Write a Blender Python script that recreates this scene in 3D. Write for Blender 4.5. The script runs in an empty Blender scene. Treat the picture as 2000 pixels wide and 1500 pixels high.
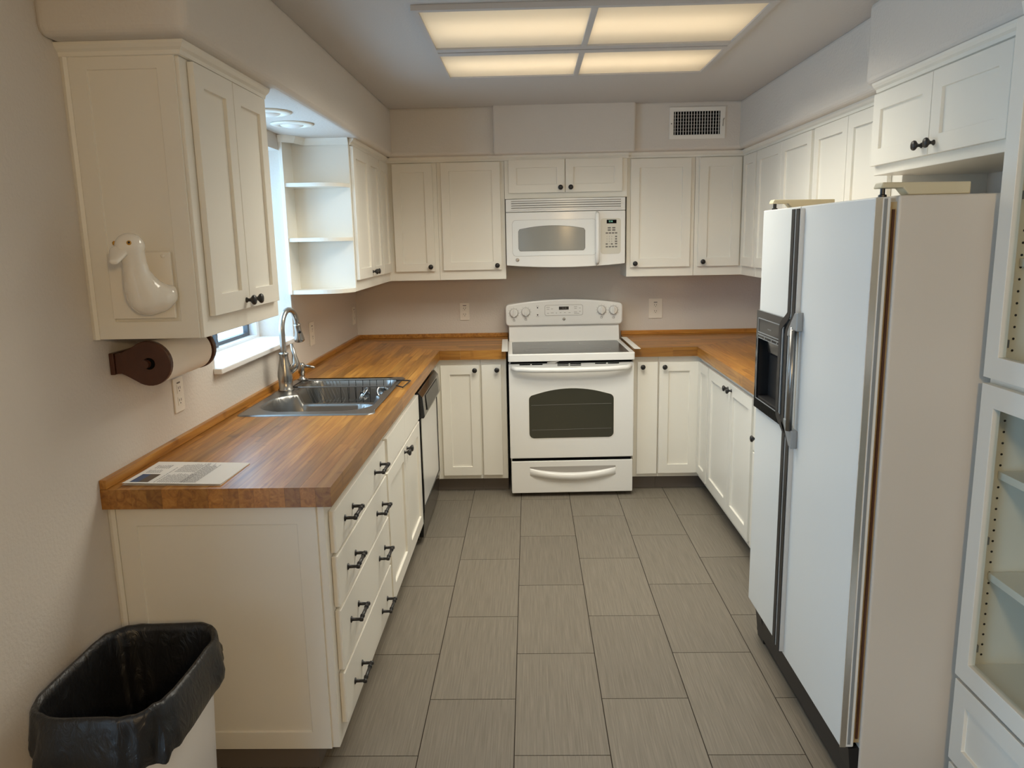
import bpy, bmesh, math, random
from mathutils import Vector, Matrix
random.seed(7)
scene = bpy.context.scene
col = scene.collection
R = math.radians

# ---------------------------------------------------------------- camera
cam_d = bpy.data.cameras.new('camera')
cam_d.sensor_width = 36.0
cam_d.lens = 1499.8 / 2000 * 36
cam_d.clip_start = 0.02
cam = bpy.data.objects.new('camera', cam_d)
cr = Vector((0.99958716, 0.02102244, -0.01958461))
cu = Vector((0.01535175, 0.18539001, 0.9825451))
cf = Vector((-0.02428628, 0.98244013, -0.18499074))
M = Matrix.Identity(4)
for i in range(3):
    M[i][0] = cr[i]; M[i][1] = cu[i]; M[i][2] = -cf[i]
M.translation = Vector((1.2072, -5.3393, 1.5872))
cam.matrix_world = M
col.objects.link(cam)
scene.camera = cam

# ---------------------------------------------------------------- world, daylight, lamps, exposure
SKY = 7.0
w = bpy.data.worlds.new('sky'); scene.world = w; w.use_nodes = True
w.node_tree.nodes['Background'].inputs[0].default_value = (0.48, 0.72, 1.0, 1)
w.node_tree.nodes['Background'].inputs[1].default_value = SKY

def area(name, loc, rot, sx, sy, power=0, color=(1, 1, 1), portal=False, spread=180):
    l = bpy.data.lights.new(name, 'AREA'); l.shape = 'RECTANGLE'; l.size = sx; l.size_y = sy
    l.energy = power; l.color = color; l.spread = R(spread)
    if portal: l.cycles.is_portal = True
    o = bpy.data.objects.new(name, l); o.location = loc; o.rotation_euler = rot; col.objects.link(o)
    return o
area('window_portal', (-0.26, -1.96, 1.575), (0, R(-90), 0), 0.95, 1.05, portal=True)
area('added_patio_portal', (-0.16, -5.35, 1.08), (0, R(-90), 0), 2.0, 1.3, portal=True)  # sky light through the added patio opening
dl = bpy.data.lights.new('dining_lamp', 'POINT'); dl.energy = 62; dl.color = (1.0, 0.69, 0.34); dl.shadow_soft_size = 0.10
dlo = bpy.data.objects.new('dining_lamp', dl); dlo.location = (1.75, -6.1, 1.90); col.objects.link(dlo)
LENS_POWER = 8.2
LENS_COLOR = (1.0, 0.955, 0.82)

scene.view_settings.view_transform = 'Standard'
scene.view_settings.look = 'None'
scene.view_settings.exposure = 0.0
scene.view_settings.gamma = 1.0
scene.view_settings.use_curve_mapping = False
try:
    scene.cycles.use_denoising = True
    scene.cycles.max_bounces = 10
    scene.cycles.diffuse_bounces = 6
    scene.cycles.transparent_max_bounces = 12
    scene.cycles.caustics_reflective = False
    scene.cycles.caustics_refractive = False
    scene.cycles.sample_clamp_indirect = 6.0
except Exception:
    pass

# ---------------------------------------------------------------- dimensions
W = 2.877; ZC = 2.383; ZS = 2.106
HC = 0.922; TC = 0.057
XCL = 0.648; YCB = -0.675; XCR = 2.2275; YPEN = -3.313
XB = 0.616          # left base face frame
YB = -0.640         # back base face frame (doors proud of it)
XBR = 2.259         # right base face frame
XU = 0.307; YU = -0.325; XUR = 2.570
ZUB = 1.336
DT = 0.019

# ---------------------------------------------------------------- materials
MAT = {}
def new_mat(name):
    m = bpy.data.materials.new(name); m.use_nodes = True; MAT[name] = m
    nt = m.node_tree
    return m, nt, nt.nodes['Principled BSDF']
def N(nt, t, **kw):
    n = nt.nodes.new(t)
    for k, v in kw.items():
        if k == 'at':
            for a, b in v.items(): setattr(n, a, b)
        else:
            n.inputs[k].default_value = v
    return n
def simple(name, c, rough=0.5, metal=0.0, spec=0.5, bump=0.0, bscale=200.0, coat=0.0, var=0.0, vscale=3.0, emit=None, es=0.0):
    m, nt, p = new_mat(name)
    p.inputs['Base Color'].default_value = (*c, 1); p.inputs['Roughness'].default_value = rough
    p.inputs['Metallic'].default_value = metal; p.inputs['Specular IOR Level'].default_value = spec
    if coat: p.inputs['Coat Weight'].default_value = coat; p.inputs['Coat Roughness'].default_value = 0.08
    if emit: p.inputs['Emission Color'].default_value = (*emit, 1); p.inputs['Emission Strength'].default_value = es
    tc = N(nt, 'ShaderNodeTexCoord')
    if var:
        n = N(nt, 'ShaderNodeTexNoise', Scale=vscale, Detail=4.0)
        nt.links.new(tc.outputs['Object'], n.inputs['Vector'])
        mx = N(nt, 'ShaderNodeMix', at={'data_type': 'RGBA'})
        mx.inputs[6].default_value = (*[x * (1 - var) for x in c], 1); mx.inputs[7].default_value = (*[min(1, x * (1 + var)) for x in c], 1)
        nt.links.new(n.outputs['Fac'], mx.inputs[0]); nt.links.new(mx.outputs[2], p.inputs['Base Color'])
    if bump:
        n = N(nt, 'ShaderNodeTexNoise', Scale=bscale, Detail=3.0)
        nt.links.new(tc.outputs['Object'], n.inputs['Vector'])
        b = N(nt, 'ShaderNodeBump', Strength=bump, Distance=0.002)
        nt.links.new(n.outputs['Fac'], b.inputs['Height']); nt.links.new(b.outputs['Normal'], p.inputs['Normal'])
    return m

simple('wall_paint', (0.66, 0.62, 0.57), 0.75, spec=0.3, bump=0.8, bscale=95.0, var=0.02)
simple('ceiling_paint', (0.56, 0.545, 0.53), 0.8, spec=0.25, bump=0.45, bscale=140.0)
simple('cabinet_paint', (0.80, 0.775, 0.705), 0.38, spec=0.45, bump=0.04, bscale=60.0, var=0.015, vscale=2.0)
simple('cabinet_inner', (0.74, 0.71, 0.64), 0.5, spec=0.35)
simple('sill_paint', (0.82, 0.82, 0.82), 0.4)
simple('black_iron', (0.012, 0.011, 0.011), 0.38, spec=0.5)
simple('appliance_white', (0.80, 0.795, 0.77), 0.22, spec=0.5)
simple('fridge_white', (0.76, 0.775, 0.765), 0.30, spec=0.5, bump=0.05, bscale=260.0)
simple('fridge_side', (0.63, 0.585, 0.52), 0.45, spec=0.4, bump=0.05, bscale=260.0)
simple('black_gloss', (0.010, 0.010, 0.011), 0.12, spec=0.5)
simple('black_satin', (0.015, 0.015, 0.016), 0.4)
simple('black_void', (0.004, 0.004, 0.004), 0.9, spec=0.1)
simple('oven_glass', (0.045, 0.045, 0.032), 0.07, spec=0.6)
simple('cooktop_glass', (0.018, 0.019, 0.020), 0.20, spec=0.16)
simple('microwave_glass', (0.27, 0.27, 0.25), 0.18, spec=0.5)
simple('panel_cream', (0.62, 0.60, 0.53), 0.4)
simple('mark_grey', (0.16, 0.15, 0.14), 0.6)
simple('line_grey', (0.38, 0.36, 0.33), 0.6)
simple('steel', (0.31, 0.305, 0.295), 0.33, metal=1.0)
simple('steel_dark', (0.34, 0.33, 0.32), 0.30, metal=1.0)
simple('chrome', (0.75, 0.75, 0.74), 0.10, metal=1.0)
simple('trim_silver', (0.62, 0.62, 0.61), 0.35, metal=0.25)
simple('chrome_soft', (0.86, 0.86, 0.85), 0.30, metal=1.0)
simple('nickel', (0.42, 0.40, 0.37), 0.27, metal=1.0)
simple('handle_grey', (0.30, 0.32, 0.335), 0.38, metal=0.3)
simple('gasket', (0.42, 0.33, 0.19), 0.6)
simple('hinge_tan', (0.62, 0.55, 0.38), 0.45)
simple('latch_black', (0.035, 0.034, 0.032), 0.35)
simple('ceramic', (0.84, 0.80, 0.72), 0.07, spec=0.6, coat=0.6)
simple('eye_amber', (0.50, 0.26, 0.04), 0.15)
simple('walnut', (0.072, 0.026, 0.014), 0.35, var=0.35, vscale=25.0)
simple('paper_towel', (0.86, 0.82, 0.74), 0.9, spec=0.1, bump=0.25, bscale=300.0)
simple('paper', (0.84, 0.84, 0.83), 0.6, spec=0.2)
simple('ink', (0.33, 0.33, 0.34), 0.7)
simple('photo_blue', (0.045, 0.085, 0.19), 0.5)
simple('photo_brown', (0.10, 0.075, 0.055), 0.5)
simple('outlet_plastic', (0.80, 0.76, 0.68), 0.35)
simple('vent_paint', (0.78, 0.76, 0.71), 0.45)
simple('fixture_frame', (0.50, 0.49, 0.485), 0.5)
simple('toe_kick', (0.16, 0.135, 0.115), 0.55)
simple('trash_plastic', (0.78, 0.76, 0.74), 0.4)
simple('can_trim', (0.84, 0.82, 0.74), 0.4)
simple('bulb_frost', (0.85, 0.85, 0.82), 0.3)
simple('window_vinyl', (0.75, 0.76, 0.77), 0.4)
simple('sash_dark', (0.06, 0.065, 0.075), 0.4)
simple('grout', (0.045, 0.036, 0.03), 0.9, spec=0.1)
simple('dim_digits', (0.05, 0.2, 0.12), 0.5, emit=(0.45, 1.0, 0.7), es=0.7)
simple('red_dot', (0.35, 0.05, 0.03), 0.5)
# lit lens of the ceiling fixture
simple('tube_lit', (0.9, 0.9, 0.9), 0.5, emit=(1.0, 0.80, 0.55), es=2.6)
simple('housing_white', (0.85, 0.84, 0.80), 0.6)
def lens_mat():
    m = bpy.data.materials.new('lens_lit'); m.use_nodes = True; nt = m.node_tree; nt.nodes.clear()
    o = nt.nodes.new('ShaderNodeOutputMaterial'); tr = N(nt, 'ShaderNodeBsdfTranslucent'); tr.inputs[0].default_value = (0.92, 0.88, 0.80, 1)
    df = N(nt, 'ShaderNodeBsdfDiffuse'); df.inputs[0].default_value = (0.75, 0.72, 0.66, 1); mx = N(nt, 'ShaderNodeMixShader'); mx.inputs[0].default_value = 0.25
    nt.links.new(tr.outputs[0], mx.inputs[1]); nt.links.new(df.outputs[0], mx.inputs[2]); nt.links.new(mx.outputs[0], o.inputs[0]); MAT['lens_lit'] = m
lens_mat()

def glass_mat():
    m = bpy.data.materials.new('pane_glass'); m.use_nodes = True; nt = m.node_tree; nt.nodes.clear()
    o = nt.nodes.new('ShaderNodeOutputMaterial'); t = N(nt, 'ShaderNodeBsdfTransparent'); g = N(nt, 'ShaderNodeBsdfGlossy', Roughness=0.02)
    t.inputs[0].default_value = (0.93, 0.95, 0.94, 1)
    mx = N(nt, 'ShaderNodeMixShader'); fr = N(nt, 'ShaderNodeFresnel', IOR=1.25)
    ge = nt.nodes.new('ShaderNodeNewGeometry'); iv = N(nt, 'ShaderNodeMath', at={'operation': 'SUBTRACT'}); iv.inputs[0].default_value = 1.0
    nt.links.new(ge.outputs['Backfacing'], iv.inputs[1]); ml = N(nt, 'ShaderNodeMath', at={'operation': 'MULTIPLY'})
    nt.links.new(fr.outputs[0], ml.inputs[0]); nt.links.new(iv.outputs[0], ml.inputs[1])
    nt.links.new(ml.outputs[0], mx.inputs[0]); nt.links.new(t.outputs[0], mx.inputs[1]); nt.links.new(g.outputs[0], mx.inputs[2]); nt.links.new(mx.outputs[0], o.inputs[0])
    MAT['pane_glass'] = m
glass_mat()

def wood_mat(name, axis):
    m, nt, p = new_mat(name)
    tc = N(nt, 'ShaderNodeTexCoord'); oi = N(nt, 'ShaderNodeObjectInfo')
    sc = (1.2, 26, 26) if axis == 'X' else (26, 1.2, 26)
    mp = N(nt, 'ShaderNodeMapping', Scale=sc)
    off = N(nt, 'ShaderNodeVectorMath', at={'operation': 'SCALE'}); off.inputs[0].default_value = (13.0, 17.0, 5.0)
    nt.links.new(oi.outputs['Random'], off.inputs['Scale'])
    ad = N(nt, 'ShaderNodeVectorMath', at={'operation': 'ADD'})
    nt.links.new(tc.outputs['Object'], ad.inputs[0]); nt.links.new(off.outputs[0], ad.inputs[1]); nt.links.new(ad.outputs[0], mp.inputs['Vector'])
    n = N(nt, 'ShaderNodeTexNoise', Scale=1.6, Detail=7.0, Roughness=0.6, Distortion=1.1)
    nt.links.new(mp.outputs[0], n.inputs['Vector'])
    rp = nt.nodes.new('ShaderNodeValToRGB')
    e = rp.color_ramp.elements
    e[0].position = 0.28; e[0].color = (0.21, 0.078, 0.013, 1); e[1].position = 0.72; e[1].color = (0.52, 0.262, 0.056, 1)
    x = e.new(0.50); x.color = (0.385, 0.165, 0.028, 1)
    nt.links.new(n.outputs['Fac'], rp.inputs[0])
    hs = N(nt, 'ShaderNodeHueSaturation')
    mr = N(nt, 'ShaderNodeMapRange'); mr.inputs[3].default_value = 0.66; mr.inputs[4].default_value = 1.28
    nt.links.new(oi.outputs['Random'], mr.inputs[0]); nt.links.new(mr.outputs[0], hs.inputs['Value']); nt.links.new(rp.outputs[0], hs.inputs['Color'])
    # dark knots and scratches of wear
    n2 = N(nt, 'ShaderNodeTexNoise', Scale=9.0, Detail=2.0); nt.links.new(ad.outputs[0], n2.inputs['Vector'])
    r2 = nt.nodes.new('ShaderNodeValToRGB'); r2.color_ramp.elements[0].position = 0.24; r2.color_ramp.elements[0].color = (0.5, 0.42, 0.38, 1); r2.color_ramp.elements[1].position = 0.34
    nt.links.new(n2.outputs['Fac'], r2.inputs[0])
    mu = N(nt, 'ShaderNodeMix', at={'data_type': 'RGBA', 'blend_type': 'MULTIPLY'}); mu.inputs[0].default_value = 1.0
    nt.links.new(hs.outputs[0], mu.inputs[6]); nt.links.new(r2.outputs[0], mu.inputs[7]); nt.links.new(mu.outputs[2], p.inputs['Base Color'])
    p.inputs['Roughness'].default_value = 0.33; p.inputs['Specular IOR Level'].default_value = 0.6
    b = N(nt, 'ShaderNodeBump', Strength=0.12, Distance=0.002); nt.links.new(n.outputs['Fac'], b.inputs['Height']); nt.links.new(b.outputs['Normal'], p.inputs['Normal'])
wood_mat('wood_along_y', 'Y'); wood_mat('wood_along_x', 'X')

def tile_mat():
    m, nt, p = new_mat('floor_tile')
    tc = N(nt, 'ShaderNodeTexCoord'); oi = N(nt, 'ShaderNodeObjectInfo')
    off = N(nt, 'ShaderNodeVectorMath', at={'operation': 'SCALE'}); off.inputs[0].default_value = (3.0, 7.0, 0.0)
    nt.links.new(oi.outputs['Random'], off.inputs['Scale'])
    ad = N(nt, 'ShaderNodeVectorMath', at={'operation': 'ADD'}); nt.links.new(tc.outputs['Object'], ad.inputs[0]); nt.links.new(off.outputs[0], ad.inputs[1])
    mp = N(nt, 'ShaderNodeMapping', Scale=(230, 4.5, 1)); nt.links.new(ad.outputs[0], mp.inputs['Vector'])
    n = N(nt, 'ShaderNodeTexNoise', Scale=1.0, Detail=4.0, Roughness=0.65); nt.links.new(mp.outputs[0], n.inputs['Vector'])
    rp = nt.nodes.new('ShaderNodeValToRGB'); e = rp.color_ramp.elements
    e[0].position = 0.30; e[0].color = (0.150, 0.130, 0.102, 1); e[1].position = 0.75; e[1].color = (0.245, 0.215, 0.175, 1)
    nt.links.new(n.outputs['Fac'], rp.inputs[0])
    hs = N(nt, 'ShaderNodeHueSaturation'); mr = N(nt, 'ShaderNodeMapRange'); mr.inputs[3].default_value = 0.94; mr.inputs[4].default_value = 1.06
    nt.links.new(oi.outputs['Random'], mr.inputs[0]); nt.links.new(mr.outputs[0], hs.inputs['Value']); nt.links.new(rp.outputs[0], hs.inputs['Color']); nt.links.new(hs.outputs[0], p.inputs['Base Color'])
    p.inputs['Roughness'].default_value = 0.48; p.inputs['Specular IOR Level'].default_value = 0.35
    b = N(nt, 'ShaderNodeBump', Strength=0.15, Distance=0.001); nt.links.new(n.outputs['Fac'], b.inputs['Height']); nt.links.new(b.outputs['Normal'], p.inputs['Normal'])
tile_mat()

def bag_mat():
    m, nt, p = new_mat('bag_plastic')
    p.inputs['Base Color'].default_value = (0.010, 0.010, 0.011, 1); p.inputs['Roughness'].default_value = 0.36; p.inputs['Specular IOR Level'].default_value = 0.55
    tc = N(nt, 'ShaderNodeTexCoord'); mp = N(nt, 'ShaderNodeMapping', Scale=(1, 1, 0.5)); nt.links.new(tc.outputs['Object'], mp.inputs[0])
    n = N(nt, 'ShaderNodeTexNoise', Scale=38.0, Detail=6.0, Distortion=1.6); nt.links.new(mp.outputs[0], n.inputs['Vector'])
    b = N(nt, 'ShaderNodeBump', Strength=0.7, Distance=0.006); nt.links.new(n.outputs['Fac'], b.inputs['Height']); nt.links.new(b.outputs['Normal'], p.inputs['Normal'])
bag_mat()

# ---------------------------------------------------------------- mesh helpers
class MB:
    def __init__(self): self.v = []; self.f = []
    def add(self, vs, fs):
        b = len(self.v); self.v += [tuple(x) for x in vs]; self.f += [tuple(i + b for i in f) for f in fs]
        return self
    def box(self, x0, x1, y0, y1, z0, z1):
        x0, x1 = min(x0, x1), max(x0, x1); y0, y1 = min(y0, y1), max(y0, y1); z0, z1 = min(z0, z1), max(z0, z1)
        return self.add([(x0, y0, z0), (x1, y0, z0), (x1, y1, z0), (x0, y1, z0), (x0, y0, z1), (x1, y0, z1), (x1, y1, z1), (x0, y1, z1)],
                        [(0, 3, 2, 1), (4, 5, 6, 7), (0, 1, 5, 4), (1, 2, 6, 5), (2, 3, 7, 6), (3, 0, 4, 7)])
    def prism(self, poly, a, b, axis='Z'):
        # poly: list of 2-D points; axis Z: (x,y), axis Y: (x,z), axis X: (y,z)
        def P(p, t): return {'Z': (p[0], p[1], t), 'Y': (p[0], t, p[1]), 'X': (t, p[0], p[1])}[axis]
        n = len(poly)
        return self.add([P(p, a) for p in poly] + [P(p, b) for p in poly],
                        [tuple(range(n - 1, -1, -1)), tuple(range(n, 2 * n))] + [(i, (i + 1) % n, n + (i + 1) % n, n + i) for i in range(n)])
    def ring(self, o, i, a, b, axis='Z'):
        # frame: outer poly o, inner poly i (same count), between a and b
        def P(p, t): return {'Z': (p[0], p[1], t), 'Y': (p[0], t, p[1]), 'X': (t, p[0], p[1])}[axis]
        n = len(o); vs = [P(p, a) for p in o] + [P(p, a) for p in i] + [P(p, b) for p in o] + [P(p, b) for p in i]; fs = []
        for k in range(n):
            l = (k + 1) % n
            fs += [(k, l, n + l, n + k), (2 * n + k, 3 * n + k, 3 * n + l, 2 * n + l), (k, 2 * n + k, 2 * n + l, l), (n + k, n + l, 3 * n + l, 3 * n + k)]
        return self.add(vs, fs)
    def tube(self, pts, r, seg=8, closed=False):
        pts = [Vector(p) for p in pts]; n = len(pts); rs = r if isinstance(r, (list, tuple)) else [r] * n
        vs = []; fs = []; up = None
        for i in range(n):
            if closed: t = (pts[(i + 1) % n] - pts[i - 1])
            else: t = pts[min(i + 1, n - 1)] - pts[max(i - 1, 0)]
            t.normalize()
            if up is None:
                up = Vector((0, 0, 1)) if abs(t.z) < 0.9 else Vector((1, 0, 0))
            up = (up - t * up.dot(t)).normalized(); s = t.cross(up)
            for k in range(seg):
                a = 2 * math.pi * k / seg
                vs.append(pts[i] + (up * math.cos(a) + s * math.sin(a)) * rs[i])
        m = n if closed else n - 1
        for i in range(m):
            for k in range(seg):
                j = (i + 1) % n
                fs.append((i * seg + k, i * seg + (k + 1) % seg, j * seg + (k + 1) % seg, j * seg + k))
        if not closed:
            fs += [tuple(range(seg - 1, -1, -1)), tuple(range((n - 1) * seg, n * seg))]
        return self.add(vs, fs)
    def lathe(self, prof, c=(0, 0, 0), axis=(0, 0, 1), seg=20):
        # prof: (radius, height) along axis from c; ends are closed with caps
        q = Vector((0, 0, 1)).rotation_difference(Vector(axis)); c = Vector(c); vs = []; fs = []
        for r, h in prof:
            for k in range(seg):
                a = 2 * math.pi * k / seg
                vs.append(c + q @ Vector((max(r, 1e-5) * math.cos(a), max(r, 1e-5) * math.sin(a), h)))
        for i in range(len(prof) - 1):
            for k in range(seg):
                fs.append((i * seg + k, i * seg + (k + 1) % seg, (i + 1) * seg + (k + 1) % seg, (i + 1) * seg + k))
        fs += [tuple(range(seg - 1, -1, -1)), tuple(range((len(prof) - 1) * seg, len(prof) * seg))]
        return self.add(vs, fs)
    def sweep(self, path, prof):
        # profile (outward distance, z) swept along a flat path with mitred corners; outward is to the right of the path
        path = [Vector(p) for p in path]; n = len(path); m = len(prof); vs = []
        for i in range(n):
            d0 = (path[i] - path[i - 1]).normalized() if i else None
            d1 = (path[i + 1] - path[i]).normalized() if i < n - 1 else None
            d0 = d0 or d1; d1 = d1 or d0
            n0 = Vector((d0.y, -d0.x)); n1 = Vector((d1.y, -d1.x)); nn = (n0 + n1); nn = nn / max(nn.dot(n0), 1e-6)
            for d, z in prof: vs.append((path[i].x + nn.x * d, path[i].y + nn.y * d, z))
        fs = [tuple(range(m)), tuple(range((n - 1) * m + m - 1, (n - 1) * m - 1, -1))]
        for i in range(n - 1):
            for k in range(m): fs.append((i * m + k, (i + 1) * m + k, (i + 1) * m + (k + 1) % m, i * m + (k + 1) % m))
        return self.add(vs, fs)

ORG = {}
def origin_of(parent):
    while parent is not None and parent.name not in ORG: parent = parent.parent
    return ORG[parent.name] if parent is not None else Vector((0, 0, 0))

def mesh_of(mb, name, off=Vector((0, 0, 0)), smooth=False):
    me = bpy.data.meshes.new(name)
    me.from_pydata([tuple(Vector(v) - off) for v in mb.v], [], mb.f)
    bm = bmesh.new(); bm.from_mesh(me); bmesh.ops.recalc_face_normals(bm, faces=bm.faces); bm.to_mesh(me); bm.free()
    if smooth: me.shade_smooth()
    return me
def obj(name, mb, mat, parent=None, smooth=False, bevel=0.0, seg=2, kind=None, label=None, cat=None, group=None, angle=None):
    off = origin_of(parent)
    if parent is None and cat is not None:      # a thing that is one mesh: origin at the middle of its base
        xs = [v[0] for v in mb.v]; ys = [v[1] for v in mb.v]; zs = [v[2] for v in mb.v]
        off = Vector(((min(xs) + max(xs)) / 2, (min(ys) + max(ys)) / 2, min(zs)))
    me = mesh_of(mb, name, off, smooth)
    if angle is not None: me.set_sharp_from_angle(angle=R(angle))
    me.materials.append(MAT[mat])
    o = bpy.data.objects.new(name, me); col.objects.link(o)
    if parent is not None: o.parent = parent
    elif cat is not None: o.location = off; ORG[o.name] = off
    if bevel:
        b = o.modifiers.new('bevel', 'BEVEL'); b.width = bevel; b.segments = seg; b.limit_method = 'ANGLE'; b.angle_limit = R(40)
        b.harden_normals = False
    if kind: o['kind'] = kind
    if label: o['label'] = label
    if cat: o['category'] = cat
    if group: o['group'] = group
    return o
def place(name, me, mat, parent, loc, rot=None, label=None):
    # an object on shared mesh data, put at a world location under its parent
    if not me.materials: me.materials.append(MAT[mat])
    o = bpy.data.objects.new(name, me); col.objects.link(o); o.parent = parent
    o.location = Vector(loc) - origin_of(parent)
    if rot is not None: o.rotation_euler = rot
    if label: o['label'] = label
    return o
def thing(name, label, cat, loc, group=None):
    o = bpy.data.objects.new(name, None); o.empty_display_size = 0.1; col.objects.link(o); o.location = loc
    o['label'] = label; o['category'] = cat
    if group: o['group'] = group
    ORG[o.name] = Vector(loc)
    return o
def struct(name, mb, mat, **kw):
    return obj(name, mb, mat, kind='structure', **kw)
def rrect(x0, x1, y0, y1, r, n=5):
    out = []
    for cx, cy, a0 in ((x1 - r, y1 - r, 0), (x0 + r, y1 - r, 90), (x0 + r, y0 + r, 180), (x1 - r, y0 + r, 270)):
        for k in range(n + 1):
            a = R(a0 + 90 * k / n); out.append((cx + r * math.cos(a), cy + r * math.sin(a)))
    return out

# ---------------------------------------------------------------- the room
TW = 0.3015; TX = 0.8362; TY = -3.1938; TD = 0.6011; GR = 0.0034
fl = struct('floor', MB().box(-0.2, 5.2, -9.0, 0.2, -0.12, -0.0025), 'grout')
full = mesh_of(MB().prism([(GR / 2, GR / 2), (TW - GR / 2, GR / 2), (TW - GR / 2, TD - GR / 2), (GR / 2, TD - GR / 2)], -0.008, 0), 'tile'); full.materials.append(MAT['floor_tile'])
for k in range(-3, 8):
    half = 0.5 if k % 2 == 0 else 0.0
    for j in range(-4, 7):
        x0 = TX + k * TW; x1 = x0 + TW; y0 = TY + (j + half) * TD; y1 = y0 + TD
        if x1 < 0.02 or x0 > W - 0.02 or y0 > -0.02 or y0 < -5.3: continue
        if x0 >= 0 and x1 <= W and y1 <= 0:
            o = place('tile', full, 'floor_tile', fl, (x0, y0, 0))
        else:
            a, b, c, d = max(x0, 0) + GR / 2, min(x1, W) - GR / 2, y0 + GR / 2, min(y1, 0) - GR / 2
            me = mesh_of(MB().prism([(a - x0, c - y0), (b - x0, c - y0), (b - x0, d - y0), (a - x0, d - y0)], -0.008, 0), 'tile')
            place('tile', me, 'floor_tile', fl, (x0, y0, 0))
WY0, WY1, WZ0, WZ1 = -2.462, -1.462, 1.115, 2.035     # kitchen window opening
PY0, PY1, PZ1 = -6.0, -4.7, 2.08                         # added patio door opening, unseen behind the camera, sized for its daylight
wl = MB()
def wallgrid(x0, x1, ys, zs, holes):
    mb = MB()
    for a in range(len(ys) - 1):
        for b in range(len(zs) - 1):
            if (a, b) not in holes: mb.box(x0, x1, ys[a], ys[a + 1], zs[b], zs[b + 1])
    return mb
struct('wall_left', wallgrid(-0.25, 0.0, [-9.0, PY0, PY1, WY0, WY1, 0.0], [0.0, 0.05, WZ0, WZ1, PZ1, ZC], {(1, 1), (1, 2), (1, 3), (3, 2)}), 'wall_paint')
struct('wall_back', MB().box(-0.25, W + 0.15, 0.0, 0.15, 0.0, ZC), 'wall_paint')
struct('wall_right', MB().box(W, W + 0.15, -4.9, 0.0, 0.0, ZC), 'wall_paint')
struct('wall_dining', MB().box(W + 0.15, 5.2, -4.9, -4.78, 0.0, ZC), 'wall_paint')
struct('wall_dining_right', MB().box(5.0, 5.2, -9.0, -4.9, 0.0, ZC), 'wall_paint')
struct('wall_rear', MB().box(0.0, 5.0, -9.0, -8.85, 0.0, ZC), 'wall_paint')
cg = MB(); cxs = [-0.25, .8385, 2.0495, 5.2]; cys = [-9.0, -2.4995, -1.3885, 0.15]
for a_ in range(3):
    for b_ in range(3):
        if (a_, b_) != (1, 1): cg.box(cxs[a_], cxs[a_ + 1], cys[b_], cys[b_ + 1], ZC, ZC + 0.2)
struct('ceiling', cg, 'ceiling_paint')
# soffits with rounded plaster corners
struct('ceiling_soffit_left', MB().box(-0.01, 0.372, -3.338, 0.01, ZS, ZC + 0.01), 'wall_paint', bevel=0.028, seg=5)
struct('ceiling_soffit_back', MB().box(0.30, 2.56, -0.44, 0.01, ZS, ZC + 0.01), 'wall_paint', bevel=0.02, seg=4)
struct('ceiling_soffit_duct', MB().box(1.003, 1.866, -0.475, -0.40, ZS - 0.006, ZC + 0.01), 'wall_paint', bevel=0.012, seg=4)
struct('ceiling_soffit_right', MB().box(2.503, W + 0.01, -2.40, 0.01, ZS, ZC + 0.01), 'wall_paint', bevel=0.024, seg=4)
struct('ceiling_soffit_fridge', MB().box(2.44, W + 0.01, -4.80, -2.36, ZS, ZC + 0.01), 'wall_paint', bevel=0.024, seg=4)

# kitchen window: sill board, frame, sash, panes
win = struct('window_1', MB().ring([(WY0, WZ0), (WY1, WZ0), (WY1, WZ1), (WY0, WZ1)], [(WY0 + .035, WZ0 + .022), (WY1 - .035, WZ0 + .022), (WY1 - .035, WZ1 - .035), (WY0 + .035, WZ1 - .035)], -0.235, -0.175, 'X'), 'window_vinyl')
ymid = (WY0 + WY1) / 2
for a, b, xx in ((WY0 + .035, ymid + .02, -0.205), (ymid - .02, WY1 - .035, -0.225)):
    s_ = obj('sash', MB().ring([(a, WZ0 + .022), (b, WZ0 + .022), (b, WZ1 - .035), (a, WZ1 - .035)], [(a + .022, WZ0 + .038), (b - .022, WZ0 + .038), (b - .022, WZ1 - .058), (a + .022, WZ1 - .058)], xx - .012, xx + .012, 'X'), 'sash_dark', win)
    obj('glass_pane', MB().box(xx - .002, xx + .002, a + .022, b - .022, WZ0 + .038, WZ1 - .058), 'pane_glass', s_)
struct('trim_1', MB().prism([(0.034, WY0 - .02), (0.034, WY1 - .03), (0.0, WY1 - .03), (0.0, WY1), (-0.20, WY1), (-0.20, WY0), (0.0, WY0), (0.0, WY0 - .02)], WZ0 - 0.012, WZ0 + 0.010), 'sill_paint', bevel=0.004)
pd = struct('added_patio_door', MB().ring([(PY0, .05), (PY1, .05), (PY1, PZ1), (PY0, PZ1)], [(PY0 + .06, .11), (PY1 - .06, .11), (PY1 - .06, PZ1 - .06), (PY0 + .06, PZ1 - .06)], -0.14, -0.08, 'X'), 'window_vinyl')  # unseen door, added to let daylight in from the left
obj('glass_pane', MB().box(-.112, -.108, PY0 + .06, PY1 - .06, .11, PZ1 - .06), 'pane_glass', pd)

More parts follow.
